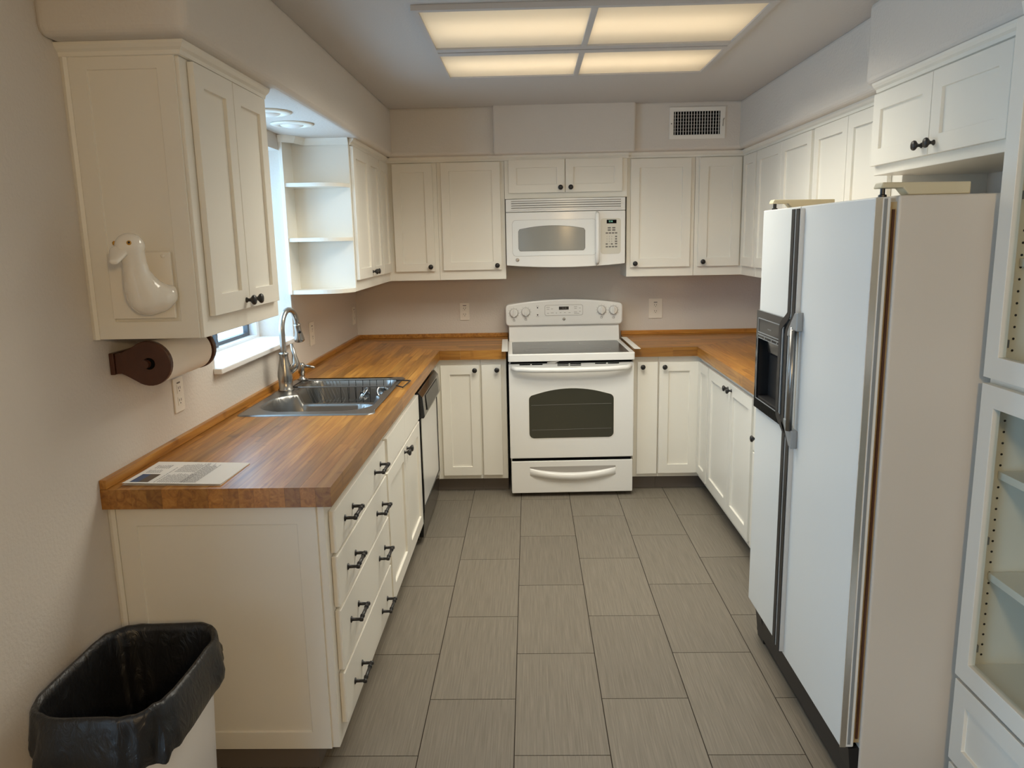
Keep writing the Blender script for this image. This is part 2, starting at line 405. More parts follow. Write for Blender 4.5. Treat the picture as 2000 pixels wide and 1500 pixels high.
# ---------------------------------------------------------------- cabinet building blocks
Zv = Vector((0, 0, 1))
def door(parent, P0, U, Nn, wd, h, rail=0.056, t=DT, recess=0.0100, mat='cabinet_paint', name='door', flat=False):
    """A framed door or drawer front in one connected mesh: P0 lower corner on the face frame, U along the width, Nn outward."""
    P0 = Vector(P0); U = Vector(U); Nn = Vector(Nn)
    def q(u, v, n): return P0 + U * u + Zv * v + Nn * n
    mb = MB(); o = [(0, 0), (wd, 0), (wd, h), (0, h)]
    n0 = 0.0012
    if flat:
        mb.add([q(u, v, n0) for u, v in o] + [q(u, v, t) for u, v in o], [(0, 1, 2, 3), (4, 5, 6, 7), (0, 1, 5, 4), (1, 2, 6, 5), (2, 3, 7, 6), (3, 0, 4, 7)])
    else:
        i = [(rail, rail), (wd - rail, rail), (wd - rail, h - rail), (rail, h - rail)]
        vs = [q(u, v, n0) for u, v in o] + [q(u, v, t) for u, v in o] + [q(u, v, t) for u, v in i] + [q(u, v, t - recess) for u, v in i]
        fs = [(3, 2, 1, 0), (12, 13, 14, 15)]
        for k in range(4):
            l = (k + 1) % 4
            fs += [(k, l, 4 + l, 4 + k), (4 + k, 4 + l, 8 + l, 8 + k), (8 + k, 8 + l, 12 + l, 12 + k)]
        mb.add(vs, fs)
    return obj(name, mb, mat, parent, bevel=0.0009, seg=1)
KNOB = mesh_of(MB().lathe([(.0085, 0), (.0085, .002), (.005, .006), (.0052, .012), (.0100, .017), (.0148, .021), (.0156, .025), (.0135, .029), (.006, .0315)], seg=18), 'knob', smooth=True)
ROT = {'+x': (0, R(90), 0), '-x': (0, R(-90), 0), '-y': (R(90), 0, 0)}
def knob(d, loc, facing): return place('knob', KNOB, 'black_iron', d, loc, ROT[facing])
pm = MB()
for s_ in (-0.0525, 0.0525): pm.lathe([(.0105, 0), (.0105, .002), (.0055, .005), (.0048, .026), (.0068, .028), (.0070, .036), (.004, .0385)], c=(0, s_, 0), seg=14)
pm.tube([(0, -.0525, .031), (0, .0525, .031)], .0056, 12)
for s_ in (-.030, .030): pm.tube([(0, s_ - .004, .031), (0, s_ + .004, .031)], .0072, 12)
PULL = mesh_of(pm, 'bar_pull', smooth=True)

def face(parent, mb, name='body', mat='cabinet_paint'):
    return obj(name, mb, mat, parent, bevel=0.0012, seg=1)
CROWN = [(0.0, 2.072), (0.006, 2.074), (0.008, 2.084), (0.016, 2.090), (0.022, 2.098), (0.024, 2.1055), (0.0, 2.1055)]
def crown(n, path): struct('trim_%d' % n, MB().sweep(path, CROWN), 'cabinet_paint')
PX = Vector((0, 1, 0)); PXN = Vector((1, 0, 0))     # left runs: width along +Y, facing +X
BX = Vector((1, 0, 0)); BXN = Vector((0, -1, 0))     # back runs: width along +X, facing -Y
RX = Vector((0, 1, 0)); RXN = Vector((-1, 0, 0))     # right runs: width along +Y, facing -X

# ---------------------------------------------------------------- wall cabinets, left run
t = thing('wall_cabinet', 'white wall cabinet with the goose plaque on its end panel', 'cabinet', (0.15, -2.92, ZUB))
face(t, MB().box(0.0, XU, -3.245, -2.602, ZUB, 2.104))
d = door(t, (XU, -3.200, 1.392), PX, PXN, 0.272, 0.675, rail=.058); knob(d, (XU + DT, -2.957, 1.418), '+x')
d = door(t, (XU, -2.924, 1.392), PX, PXN, 0.285, 0.675, rail=.058); knob(d, (XU + DT, -2.893, 1.418), '+x')
d = door(t, (0.019, -3.245, ZUB + .001), BX, BXN, 0.279, 0.752, rail=.048, t=.008, recess=.0055, name='end_panel')
obj('scribe_moulding', MB().prism([(0.0, -3.254), (0.010, -3.258), (0.019, -3.254), (0.019, -3.246), (0.0, -3.246)], ZUB, 2.090), 'cabinet_paint', t)
crown(2, [(0.0, -3.252), (XU + .004, -3.252), (XU + .004, -2.602)])

ZD0, ZD1 = 1.395, 2.067
t = thing('wall_cabinet', 'white two door wall cabinet between the open corner shelves and the corner unit', 'cabinet', (0.15, -0.98, ZUB))
face(t, MB().box(0.0, XU, -1.325, -0.630, ZUB, 2.104))
d = door(t, (XU, -1.318, ZD0), PX, PXN, 0.376, ZD1 - ZD0, rail=.056); knob(d, (XU + DT, -0.972, 1.424), '+x')
d = door(t, (XU, -0.938, ZD0), PX, PXN, 0.300, ZD1 - ZD0, rail=.056); knob(d, (XU + DT, -0.905, 1.424), '+x')

t = thing('corner_cabinet', 'white corner wall cabinet on the sink side of the microwave, folding door with one knob', 'cabinet', (0.2, -0.2, ZUB))
face(t, MB().prism([(0, 0), (0, -.629), (XU, -.629), (XU, YU), (.631, YU), (.631, 0)], ZUB, 2.104))
door(t, (XU, -0.622, ZD0), PX, PXN, 0.270, ZD1 - ZD0, rail=.056)
d = door(t, (0.349, YU, ZD0), BX, BXN, 0.255, ZD1 - ZD0, rail=.052); knob(d, (0.578, YU - DT, 1.423), '-y')

t = thing('wall_cabinet', 'white single door wall cabinet just left of the microwave', 'cabinet', (0.85, -0.16, ZUB))
face(t, MB().box(0.632, 1.060, YU, 0, ZUB, 2.104))
d = door(t, (0.658, YU, ZD0 + .003), BX, BXN, 0.375, ZD1 - ZD0, rail=.053); knob(d, (1.006, YU - DT, 1.425), '-y')
crown(3, [(XU + .002, -1.325), (XU + .002, YU - .002), (1.058, YU - .002)])

# open corner shelves beside the window
t = thing('corner_shelf', 'white open corner shelf unit with curved shelves beside the window', 'shelf', (0.15, -1.4, ZUB))
ZB = 2.104
obj('back_panel', MB().box(0.018, XU - .002, -1.333, -1.326, ZUB + .02, ZB), 'cabinet_paint', t)
obj('side_panel', MB().box(0.0, 0.018, -1.492, -1.326, ZUB, ZB), 'cabinet_paint', t, bevel=.001)
def shelfpoly(x0, x1, y0, y1):
    pts = [(x0, y0)]
    for k in range(13):
        a = R(90 * k / 12.0)
        pts.append((x1 - 0.155 + 0.155 * math.sin(a), y1 - (y1 - y0) * math.cos(a)) if True else None)
    pts.append((x0, y1)); return pts
for z0, z1 in ((ZUB, ZUB + .020), (1.596, 1.614), (1.862, 1.880)):
    obj('shelf', MB().prism(shelfpoly(0.0185, XU, -1.484, -1.3335), z0, z1), 'cabinet_paint', t)
obj('crown_moulding', MB().sweep([(0.0, -1.494), (0.02, -1.490), (0.06, -1.44), (0.075, -1.36), (0.085, -1.338), (XU, -1.336)], [(0.0, 2.072), (0.010, 2.09), (0.016, 2.1055), (0, 2.1055)]), 'cabinet_paint', t)

# ---------------------------------------------------------------- wall cabinets, back and right runs
t = thing('wall_cabinet', 'short white two door cabinet mounted above the microwave', 'cabinet', (1.447, -0.17, 1.838))
face(t, MB().box(1.0615, 1.8325, -0.348, 0, 1.838, 2.104))
d = door(t, (1.088, -0.348, 1.873), BX, BXN, 0.353, 0.202, rail=.050); knob(d, (1.413, -0.348 - DT, 1.902), '-y')
d = door(t, (1.445, -0.348, 1.873), BX, BXN, 0.356, 0.202, rail=.050); knob(d, (1.477, -0.348 - DT, 1.902), '-y')
crown(4, [(1.054, -0.350), (1.840, -0.350)])
t = thing('wall_cabinet', 'white single door wall cabinet just right of the microwave', 'cabinet', (2.05, -0.16, ZUB))
face(t, MB().box(1.834, 2.262, YU, 0, ZUB, 2.104))
d = door(t, (1.857, YU, ZD0), BX, BXN, 0.378, ZD1 - ZD0, rail=.055); knob(d, (1.886, YU - DT, 1.420), '-y')
t = thing('corner_cabinet', 'white corner wall cabinet under the air vent, folding door with one knob', 'cabinet', (2.7, -0.2, ZUB))
face(t, MB().prism([(W, 0), (W, -.640), (XUR, -.640), (XUR, YU), (2.264, YU), (2.264, 0)], ZUB, 2.104))
d = door(t, (2.287, YU, ZD0), BX, BXN, 0.262, ZD1 - ZD0, rail=.055); knob(d, (2.316, YU - DT, 1.424), '-y')
door(t, (XUR, -0.622, ZD0), RX, RXN, 0.257, ZD1 - ZD0, rail=.056)
t = thing('wall_cabinet', 'white two door wall cabinet between the vent corner unit and the refrigerator top', 'cabinet', (2.72, -1.1, ZUB))
face(t, MB().box(XUR, W, -1.5485, -0.6415, ZUB, 2.104))
d = door(t, (XUR, -1.093, ZD0), RX, RXN, 0.437, ZD1 - ZD0, rail=.056); knob(d, (XUR - DT, -1.062, 1.424), '-x')
d = door(t, (XUR, -1.529, ZD0), RX, RXN, 0.433, ZD1 - ZD0, rail=.056); knob(d, (XUR - DT, -1.127, 1.424), '-x')
t = thing('wall_cabinet', 'white two door wall cabinet rising behind the top of the refrigerator', 'cabinet', (2.72, -1.98, ZUB))
face(t, MB().box(XUR, W, -2.425, -1.5495, ZUB, 2.104))
d = door(t, (XUR, -1.950, ZD0), RX, RXN, 0.380, ZD1 - ZD0, rail=.056); knob(d, (XUR - DT, -1.92, 1.424), '-x')
d = door(t, (XUR, -2.345, ZD0), RX, RXN, 0.390, ZD1 - ZD0, rail=.056); knob(d, (XUR - DT, -1.985, 1.424), '-x')
crown(5, [(1.836, YU - .002), (XUR - .002, YU - .002), (XUR - .002, -2.425)])
t = thing('wall_cabinet', 'short white two door cabinet hung above the refrigerator', 'cabinet', (2.66, -2.9, 1.788))
face(t, MB().box(2.464, W, -3.398, -2.430, 1.788, 2.104))
d = door(t, (2.464, -2.843, 1.820), RX, RXN, 0.405, 0.245, rail=.056); knob(d, (2.464 - DT, -2.806, 1.852), '-x')
d = door(t, (2.464, -3.240, 1.820), RX, RXN, 0.393, 0.245, rail=.056); knob(d, (2.464 - DT, -2.880, 1.852), '-x')
crown(6, [(2.462, -2.428), (2.462, -3.398)])

# ---------------------------------------------------------------- base cabinets
ZK = 0.092; ZF = HC - TC - 0.001
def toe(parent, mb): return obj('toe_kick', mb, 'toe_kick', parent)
# four drawer base at the open end
t = thing('drawer_cabinet', 'white four drawer base cabinet at the end of the counter beside the trash can', 'cabinet', (0.3, -2.85, 0))
face(t, MB().box(0.001, XB, -3.278, -2.442, ZK, ZF)); toe(t, MB().box(0.001, XB - .075, -3.245, -2.442, 0.001, ZK - .001))
door(t, (0.022, -3.278, ZK + .001), BX, BXN, 0.572, ZF - ZK - .004, rail=.056, t=.008, recess=.0055, name='end_panel')
obj('scribe_moulding', MB().prism([(0.001, -3.288), (0.011, -3.291), (0.021, -3.288), (0.021, -3.279), (0.001, -3.279)], ZK, ZF - .002), 'cabinet_paint', t)
for z0, z1 in ((.698, .826), (.528, .686), (.325, .516), (.150, .313)):
    d = door(t, (XB, -3.240, z0), PX, PXN, 0.786, z1 - z0, flat=True, name='drawer')
    zz = {.698: .764, .528: .606, .325: .430, .150: .219}[z0]
    for yy in (-3.075, -2.612): place('bar_pull', PULL, 'black_iron', d, (XB + DT, yy, zz), ROT['+x'])
t = thing('sink_cabinet', 'white sink base cabinet with two doors between the drawers and dishwasher', 'cabinet', (0.3, -1.97, 0))
XSI = XB - 0.005
mbs = MB()
face(t, MB().box(0.0, XB, -2.4405, -1.514, ZK, 0.70)); toe(t, MB().box(0.0, XB - .075, -2.4405, -1.514, 0.001, ZK - .001))
obj('front_rail', MB().box(XB - .02, XB, -2.4405, -1.514, 0.7005, ZF), 'cabinet_paint', t)
for ya, wd in ((-2.402, .427), (-1.973, .445)):
    door(t, (XB, ya, .695), PX, PXN, wd, .126, flat=True, name='false_front')
d = door(t, (XB, -2.425, .132), PX, PXN, .446, .552, rail=.062); knob(d, (XB + DT, -2.012, .656), '+x')
d = door(t, (XB, -1.976, .132), PX, PXN, .448, .552, rail=.062); knob(d, (XB + DT, -1.944, .656), '+x')

# dishwasher
t = thing('dishwasher', 'white dishwasher with black control panel and black kick panel under the counter', 'dishwasher', (0.3, -1.15, 0))
obj('body', MB().box(0.03, 0.606, -1.508, -0.792, 0.03, ZF - .02), 'black_satin', t)
obj('control_panel', MB().prism([(.607, .690), (.655, .690), (.660, .700), (.652, .800), (.630, .826), (.607, .826)], -1.502, -0.796, 'Y'), 'black_gloss', t, bevel=.004)
obj('latch_plate', MB().prism([(.6615, .712), (.6635, .712), (.656, .792), (.654, .792)], -1.40, -0.90, 'Y'), 'latch_black', t)
obj('door_panel', MB().box(.607, .636, -1.482, -0.812, .204, .686), 'appliance_white', t, bevel=.003)
obj('door_frame', MB().ring([(-1.502, .185), (-.796, .185), (-.796, .688), (-1.502, .688)], [(-1.483, .203), (-.811, .203), (-.811, .687), (-1.483, .687)], .607, .640, 'X'), 'black_gloss', t)
obj('kick_panel', MB().prism([(.607, .182), (.638, .182), (.628, .045), (.607, .045)], -1.500, -0.797, 'Y'), 'black_gloss', t)
for yy in (-1.46, -.84): obj('levelling_foot', MB().lathe([(.014, 0), (.014, .008), (.006, .010), (.006, .031)], c=(.56, yy, .001), seg=10), 'black_satin', t)

t = thing('corner_base_cabinet', 'white corner base cabinet between the dishwasher and the narrow door', 'cabinet', (0.5, -0.4, 0))
face(t, MB().prism([(.001, -.001), (.001, -.786), (XB, -.786), (XB, YB), (.896, YB), (.896, -.001)], ZK, ZF))
toe(t, MB().prism([(.001, -.001), (.001, -.786), (XB - .075, -.786), (XB - .075, YB + .055), (.896, YB + .055), (.896, -.001)], .001, ZK - .001))
obj('filler_door', MB().box(XB + .0012, XB + .012, -.776, -.666, .12, .828), 'cabinet_paint', t)
d = door(t, (.650, YB, .119), BX, BXN, .239, .708, rail=.057); knob(d, (.863, YB - DT, .798), '-y')
t = thing('narrow_base_cabinet', 'narrow white base cabinet with a flat slab door left of the range', 'cabinet', (0.97, -0.3, 0))
face(t, MB().box(.897, 1.056, YB, -.001, ZK, ZF)); toe(t, MB().box(.897, 1.056, YB + .055, -.001, .001, ZK - .001))
d = door(t, (.904, YB, .120), BX, BXN, .121, .708, flat=True); knob(d, (1.000, YB - DT, .798), '-y')
t = thing('narrow_base_cabinet', 'narrow white base cabinet with a flat slab door right of the range', 'cabinet', (1.93, -0.3, 0))
face(t, MB().box(1.842, 1.996, YB, -.001, ZK, ZF)); toe(t, MB().box(1.842, 1.996, YB + .055, -.001, .001, ZK - .001))
d = door(t, (1.867, YB, .116), BX, BXN, .125, .714, flat=True); knob(d, (1.897, YB - DT, .802), '-y')
t = thing('corner_base_cabinet', 'white corner base cabinet between the narrow slab door and the side wall doors', 'cabinet', (2.5, -0.4, 0))
face(t, MB().prism([(W - .001, -.001), (W - .001, -.922), (XBR, -.922), (XBR, YB), (1.997, YB), (1.997, -.001)], ZK, ZF))
toe(t, MB().prism([(W - .001, -.001), (W - .001, -.922), (XBR + .075, -.922), (XBR + .075, YB + .055), (1.997, YB + .055), (1.997, -.001)], .001, ZK - .001))
d = door(t, (2.002, YB, .118), BX, BXN, .242, .710, rail=.057); knob(d, (2.031, YB - DT, .800), '-y')
door(t, (XBR, -.908, .125), RX, RXN, .246, .705, rail=.057)
t = thing('base_cabinet', 'white two door base cabinet on the side wall ahead of the refrigerator', 'cabinet', (2.5, -1.37, 0))
face(t, MB().box(XBR, W - .001, -1.826, -.923, ZK, ZF)); toe(t, MB().box(XBR + .075, W - .001, -1.826, -.923, .001, ZK - .001))
d = door(t, (XBR, -1.402, .128), RX, RXN, .465, .704, rail=.060); knob(d, (XBR - DT, -1.372, .800), '-x')
d = door(t, (XBR, -1.806, .128), RX, RXN, .400, .704, rail=.060); knob(d, (XBR - DT, -1.440, .800), '-x')
t = thing('base_cabinet', 'white base cabinet mostly hidden behind the refrigerator door', 'cabinet', (2.5, -2.12, 0))
face(t, MB().box(XBR, W - .001, -2.425, -1.827, ZK, ZF)); toe(t, MB().box(XBR + .075, W - .001, -2.425, -1.827, .001, ZK - .001))
d = door(t, (XBR, -2.405, .60), RX, RXN, .560, .232, flat=True, name='drawer'); knob(d, (XBR - DT, -1.905, .668), '-x')
door(t, (XBR, -2.405, .128), RX, RXN, .560, .460, rail=.060)

# ---------------------------------------------------------------- butcher block worktops, stave by stave
SINKX0, SINKX1, SINKY0, SINKY1 = 0.0864, 0.5616, -2.395, -1.615
def stave(parent, poly, mat):
    return obj('stave', MB().prism(poly, HC - TC, HC), mat, parent)
def run_y(parent, x_lo, x_hi, n, y_near, far_of_x, holes=None):
    g = 0.0002; sw = (x_hi - x_lo) / n
    for i in range(n):
        a = x_lo + i * sw + g; b = x_lo + (i + 1) * sw - g
        spans = [(y_near, None)]
        if holes and a > holes[0] - .004 and b < holes[1] + .004: spans = [(y_near, holes[2]), (holes[3], None)]
        for s0, s1 in spans:
            y = s0
            end = s1 if s1 is not None else min(far_of_x(a), far_of_x(b))
            while True:
                ln = random.uniform(.38, 1.05)
                last = y + ln > end - .18
                if last:
                    ya, yb = (end, end) if s1 is not None else (far_of_x(a) - g, far_of_x(b) - g)
                    stave(parent, [(a, y + g), (b, y + g), (b, yb), (a, ya)], 'wood_along_y'); break
                stave(parent, [(a, y + g), (b, y + g), (b, y + ln - g), (a, y + ln - g)], 'wood_along_y'); y += ln
def run_x(parent, y_lo, y_hi, n, xa_of_y, xb_of_y):
    g = 0.0002; sw = (y_hi - y_lo) / n
    for i in range(n):
        a = y_lo + i * sw + g; b = y_lo + (i + 1) * sw - g
        cut = random.uniform(.3, .7); xm = cut * xa_of_y((a + b) / 2) + (1 - cut) * xb_of_y((a + b) / 2)
        stave(parent, [(xa_of_y(a), a), (xm - g, a), (xm - g, b), (xa_of_y(b), b)], 'wood_along_x')
        stave(parent, [(xm + g, a), (xb_of_y(a), a), (xb_of_y(b), b), (xm + g, b)], 'wood_along_x')
t = thing('worktop', 'long butcher block worktop holding the sink, running to the left side of the range', 'worktop', (0.3, -2.0, HC - TC))
run_y(t, 0.0, XCL, 15, YPEN, lambda x: x * YCB / XCL, (SINKX0, SINKX1, SINKY0, SINKY1))
run_x(t, YCB, -.0005, 15, lambda y: y * XCL / YCB + .0004, lambda y: 1.0560)
BS = 0.028
obj('backsplash_strip', MB().prism([(0.0005, YPEN), (.0190, YPEN), (.0190, -.020), (1.0560, -.020), (1.0560, -.0005), (.0005, -.0005)], HC + .0004, HC + BS), 'wood_along_y', t, bevel=.002)
t = thing('worktop', 'butcher block worktop running from the right side of the range to the refrigerator', 'worktop', (2.5, -1.0, HC - TC))
run_x(t, YCB, -.0005, 15, lambda y: 1.8400, lambda y: W - y * (W - XCR) / YCB - .0004)
run_y(t, XCR, W - .0005, 15, -2.425, lambda x: (W - x) * YCB / (W - XCR))
obj('backsplash_strip', MB().prism([(1.8400, -.0005), (1.8400, -.020), (W - .020, -.020), (W - .020, -2.425), (W - .0005, -2.425), (W - .0005, -.0005)], HC + .0004, HC + BS), 'wood_along_x', t, bevel=.002)

# ---------------------------------------------------------------- sink, faucet, soap pump, rack
def sdrr(x, y, x0, x1, y0, y1, r):
    cx, cy = (x0 + x1) / 2, (y0 + y1) / 2; dx = abs(x - cx) - (x1 - x0) / 2 + r; dy = abs(y - cy) - (y1 - y0) / 2 + r
    return math.hypot(max(dx, 0), max(dy, 0)) + min(max(dx, dy), 0) - r
def bowl(d, depth, soft=0.022):
    if d >= 0.0: return 0.0
    k = min(1.0, -d / soft); k = k * k * (3 - 2 * k); s2 = min(1.0, max(0, (-d - .012) / .03))
    return -depth * (0.92 * k + 0.08 * s2)
def sink_z(x, y):
    z = HC + .005
    e = sdrr(x, y, .040, .590, -2.420, -1.592, .035)
    if e > -.006: z -= .0045 * min(1.0, (e + .006) / .006)
    a = sdrr(x, y, .090, .556, -2.358, -2.003, .130); b = sdrr(x, y, .138, .556, -1.989, -1.632, .060)
    h = sdrr(x, y, .170, .545, -2.060, -1.930, .03)
    dz = min(bowl(a, .165), bowl(b, .165))
    if h < 0.0: dz = min(dz, -.046 * min(1.0, -h / .02))
    return z + dz
t = thing('sink', 'stainless steel double bowl drop-in sink with low divider', 'sink', (0.315, -2.0, HC - .16))
nx, ny = 92, 136; mb = MB(); idx = {}
for j in range(ny + 1):
    for i in range(nx + 1):
        x = .040 + .55 * i / nx; y = -2.420 + .828 * j / ny
        e = sdrr(x, y, .040, .590, -2.420, -1.592, .035)
        if e > 0:   # pull the corner points onto the rounded rim
            gx = .590 - .035 if x > .3 else .040 + .035; gy = -1.592 - .035 if y > -2 else -2.420 + .035
            v = Vector((x - gx, y - gy)); v = v * (.035 / v.length); x, y = gx + v.x, gy + v.y
        idx[i, j] = len(mb.v); mb.v.append((x, y, sink_z(x, y)))
for j in range(ny):
    for i in range(nx): mb.f.append((idx[i, j], idx[i + 1, j], idx[i + 1, j + 1], idx[i, j + 1]))
obj('basin', mb, 'steel', t, smooth=True)
for cy in (-2.18, -1.80): obj('drain', MB().lathe([(.052, 0), (.052, .003), (.042, .004), (.040, .001), (.0, .001)], c=(.35, cy, HC + .0055 - .165), seg=24), 'steel_dark', t, smooth=True)

FX, FY = 0.086, -1.905
t = thing('faucet', 'brushed nickel gooseneck pull-down faucet standing behind the sink', 'faucet', (FX, FY, HC))
obj('body', MB().lathe([(.036, .0045), (.036, .012), (.031, .016), (.031, .050), (.0335, .072), (.0325, .090), (.026, .125), (.021, .150), (.0195, .168), (.0215, .172), (.0215, .178), (.015, .180)], c=(FX, FY, HC), seg=28), 'nickel', t, smooth=True)
dirv = Vector((0.10, 0.995, 0)); pts = [Vector((FX, FY, HC + .178))]
rad = 0.088
for k in range(8): pts.append(Vector((FX, FY, HC + .178 + (k + 1) * .0125)))
top = pts[-1].copy()
for k in range(1, 18):
    a = R(180 - 172 * k / 17.0); pts.append(top + dirv * (rad + rad * math.cos(a)) + Zv * (rad * math.sin(a)))
obj('spout', MB().tube(pts, .0128, 14), 'nickel', t, smooth=True)
tip = pts[-1]; dn = (pts[-1] - pts[-2]).normalized()
obj('spray_head', MB().lathe([(.0135, -.002), (.0165, .0), (.0165, .006), (.0150, .010), (.0165, .035), (.0235, .070), (.0245, .082), (.021, .086)], c=tip, axis=dn, seg=22), 'nickel', t, smooth=True)
obj('spray_button', MB().lathe([(.0075, 0), (.0075, .006), (.004, .008)], c=tip + dn * .038 + Vector((.008, -.010, 0)), axis=(.6, -.8, 0), seg=10), 'black_gloss', t, smooth=True)
obj('lever', MB().tube([(FX + .020, FY + .008, HC + .085), (FX + .040, FY + .016, HC + .112), (FX + .047, FY + .020, HC + .128), (FX + .040, FY + .026, HC + .165), (FX + .030, FY + .030, HC + .215)], [.012, .019, .0185, .010, .0065], 12), 'nickel', t, smooth=True)

t = thing('soap_dispenser', 'small brushed nickel soap pump beside the faucet', 'soap dispenser', (.078, -1.622, HC))
obj('body', MB().lathe([(.022, .0045), (.022, .009), (.013, .012), (.012, .034), (.0165, .037), (.0165, .078), (.013, .086), (.005, .088)], c=(.078, -1.622, HC), seg=18), 'nickel', t, smooth=True)
obj('spout', MB().tube([(.082, -1.622, HC + .072), (.115, -1.624, HC + .070), (.146, -1.626, HC + .064)], [.0085, .007, .005], 10), 'nickel', t, smooth=True)

t = thing('dish_rack', 'black wire dish rack hung inside the far sink bowl', 'dish rack', (.36, -1.80, HC - .09))
zr = HC + .0095
obj('rim_wire', MB().tube([(.128, -1.690, zr), (.565, -1.690, zr), (.565, -1.862, zr), (.128, -1.862, zr)], .0026, 6, closed=True), 'steel_dark', t)
obj('handle', MB().tube([(.560, -1.715, zr + .001), (.632, -1.735, zr + .001), (.622, -1.902, zr + .001), (.585, -1.858, zr + .001)], .0034, 6), 'black_iron', t)
obj('handle', MB().tube([(.128, -1.690, zr + .001), (.098, -1.700, zr + .001), (.098, -1.852, zr + .001), (.128, -1.862, zr + .001)], .0034, 6), 'black_iron', t)
for k in range(8):
    x = .172 + k * .0165
    obj('tine', MB().tube([(x - .010, -1.693, zr), (x + .020, -1.700, zr - .085), (x + .026, -1.776, zr - .092), (x + .020, -1.852, zr - .085), (x - .010, -1.859, zr)], .0016, 6), 'steel', t)
for k in range(7):
    x = .325 + k * .034
    obj('wire', MB().tube([(x, -1.692, zr), (x, -1.700, zr - .090), (x, -1.852, zr - .090), (x, -1.860, zr)], .0013, 6), 'black_iron', t)
obj('base_wire', MB().tube([(.19, -1.72, zr - .094), (.53, -1.72, zr - .094), (.53, -1.83, zr - .094), (.19, -1.83, zr - .094)], .0016, 6, closed=True), 'steel_dark', t)
for nm, c, ax in (('metal sink strainer tilted to one side in the dish rack', (.405, -1.735, HC - .052), (-.75, -.25, .62)), ('metal sink strainer facing the drawers at the end of the dish rack', (.500, -1.740, HC - .048), (.62, -.55, .58))):
    t = thing('sink_strainer', nm, 'strainer', c, 'strainers in the dish rack')
    obj('basket', MB().lathe([(.0, -.022), (.020, -.022), (.026, -.016), (.028, 0), (.036, .002), (.038, .005), (.034, .006), (.026, .003), (.024, -.012), (.0, -.016)], c=c, axis=ax, seg=22), 'chrome', t, smooth=True)
    obj('stem', MB().lathe([(.003, -.016), (.003, .010), (.008, .012), (.008, .018), (.003, .020)], c=c, axis=ax, seg=10), 'black_iron', t, smooth=True)

# ---------------------------------------------------------------- range
def arch(x0, x1, z0, z1, rise, r, n=14):
    """Rounded outline with an arched top: z1 at the ends, z1+rise in the middle."""
    pts = []
    for cx, cz, a0 in ((x0 + r, z0 + r, 180), (x1 - r, z0 + r, 270)):
        for k in range(6): a = R(a0 + 90 * k / 5); pts.append((cx + r * math.cos(a), cz + r * math.sin(a)))
    for k in range(5): a = R(80 * k / 4); pts.append((x1 - r + r * math.cos(a), z1 - r + r * math.sin(a)))
    for k in range(1, n):
        s = k / n; x = x1 - r - (x1 - x0 - 2 * r) * s; pts.append((x, z1 + rise * (1 - (2 * s - 1) ** 2)))
    for k in range(5): a = R(100 + 80 * k / 4); pts.append((x0 + r + r * math.cos(a), z1 - r + r * math.sin(a)))
    return pts
RX0, RX1 = 1.066, 1.826; RF = -0.742
t = thing('range', 'white electric range with black glass cooktop and arched oven window', 'range', (1.446, -0.40, 0))
obj('body', MB().box(RX0 + .004, RX1 - .004, -.690, -.045, .022, .858), 'appliance_white', t, bevel=.003)
for x in (RX0 + .05, RX1 - .05):
    for y in (-.64, -.12): obj('foot', MB().lathe([(.018, 0), (.018, .010), (.008, .012), (.008, .023)], c=(x, y, .0005), seg=10), 'black_satin', t)
obj('cooktop_frame', MB().ring(rrect(RX0 - .002, RX1 + .002, -.766, -.10, .012), rrect(RX0 + .026, RX1 - .026, -.738, -.165, .020), .862, .906), 'appliance_white', t, bevel=.004, seg=3)
obj('cooktop_glass', MB().prism(rrect(RX0 + .0265, RX1 - .0265, -.7375, -.1655, .020), .885, .9035), 'cooktop_glass', t)
for x, y, r in ((1.26, -.58, .095), (1.63, -.58, .075), (1.26, -.30, .075), (1.63, -.30, .095)):
    obj('burner_mark', MB().ring([(x + r * math.cos(R(a)), y + r * math.sin(R(a))) for a in range(0, 360, 12)], [(x + (r - .003) * math.cos(R(a)), y + (r - .003) * math.sin(R(a))) for a in range(0, 360, 12)], .9036, .9038), 'steel_dark', t)
for a, b in ((RX0 - .040, RX0 - .0025), (RX1 + .0025, RX1 + .040)):
    obj('side_filler', MB().box(a, b, -.740, -.180, HC + .0006, HC + .0036), 'vent_paint', t, bevel=.001)
obj('riser', MB().prism([(-.155, .905), (-.128, 1.02), (-.05, 1.02), (-.05, .905)], RX0 + .006, RX1 - .006, 'X'), 'appliance_white', t, bevel=.004)
co = arch(1.052, 1.842, 1.010, 1.155, .030, .026)
obj('control_panel', MB().prism(co, -.150, -.045, 'Y'), 'appliance_white', t, bevel=.009, seg=4, smooth=True, angle=35)
YP = -.1505
dp = obj('display_panel', MB().prism(rrect(1.318, 1.572, 1.078, 1.146, .012), YP - .0012, YP, 'Y'), 'appliance_white', t)
obj('outline', MB().ring(rrect(1.316, 1.574, 1.076, 1.148, .013), rrect(1.3185, 1.5715, 1.0785, 1.1455, .0115), YP - .0016, YP, 'Y'), 'line_grey', dp)
obj('clock_window', MB().box(1.412, 1.478, YP - .0022, YP, 1.115, 1.136), 'black_satin', dp)
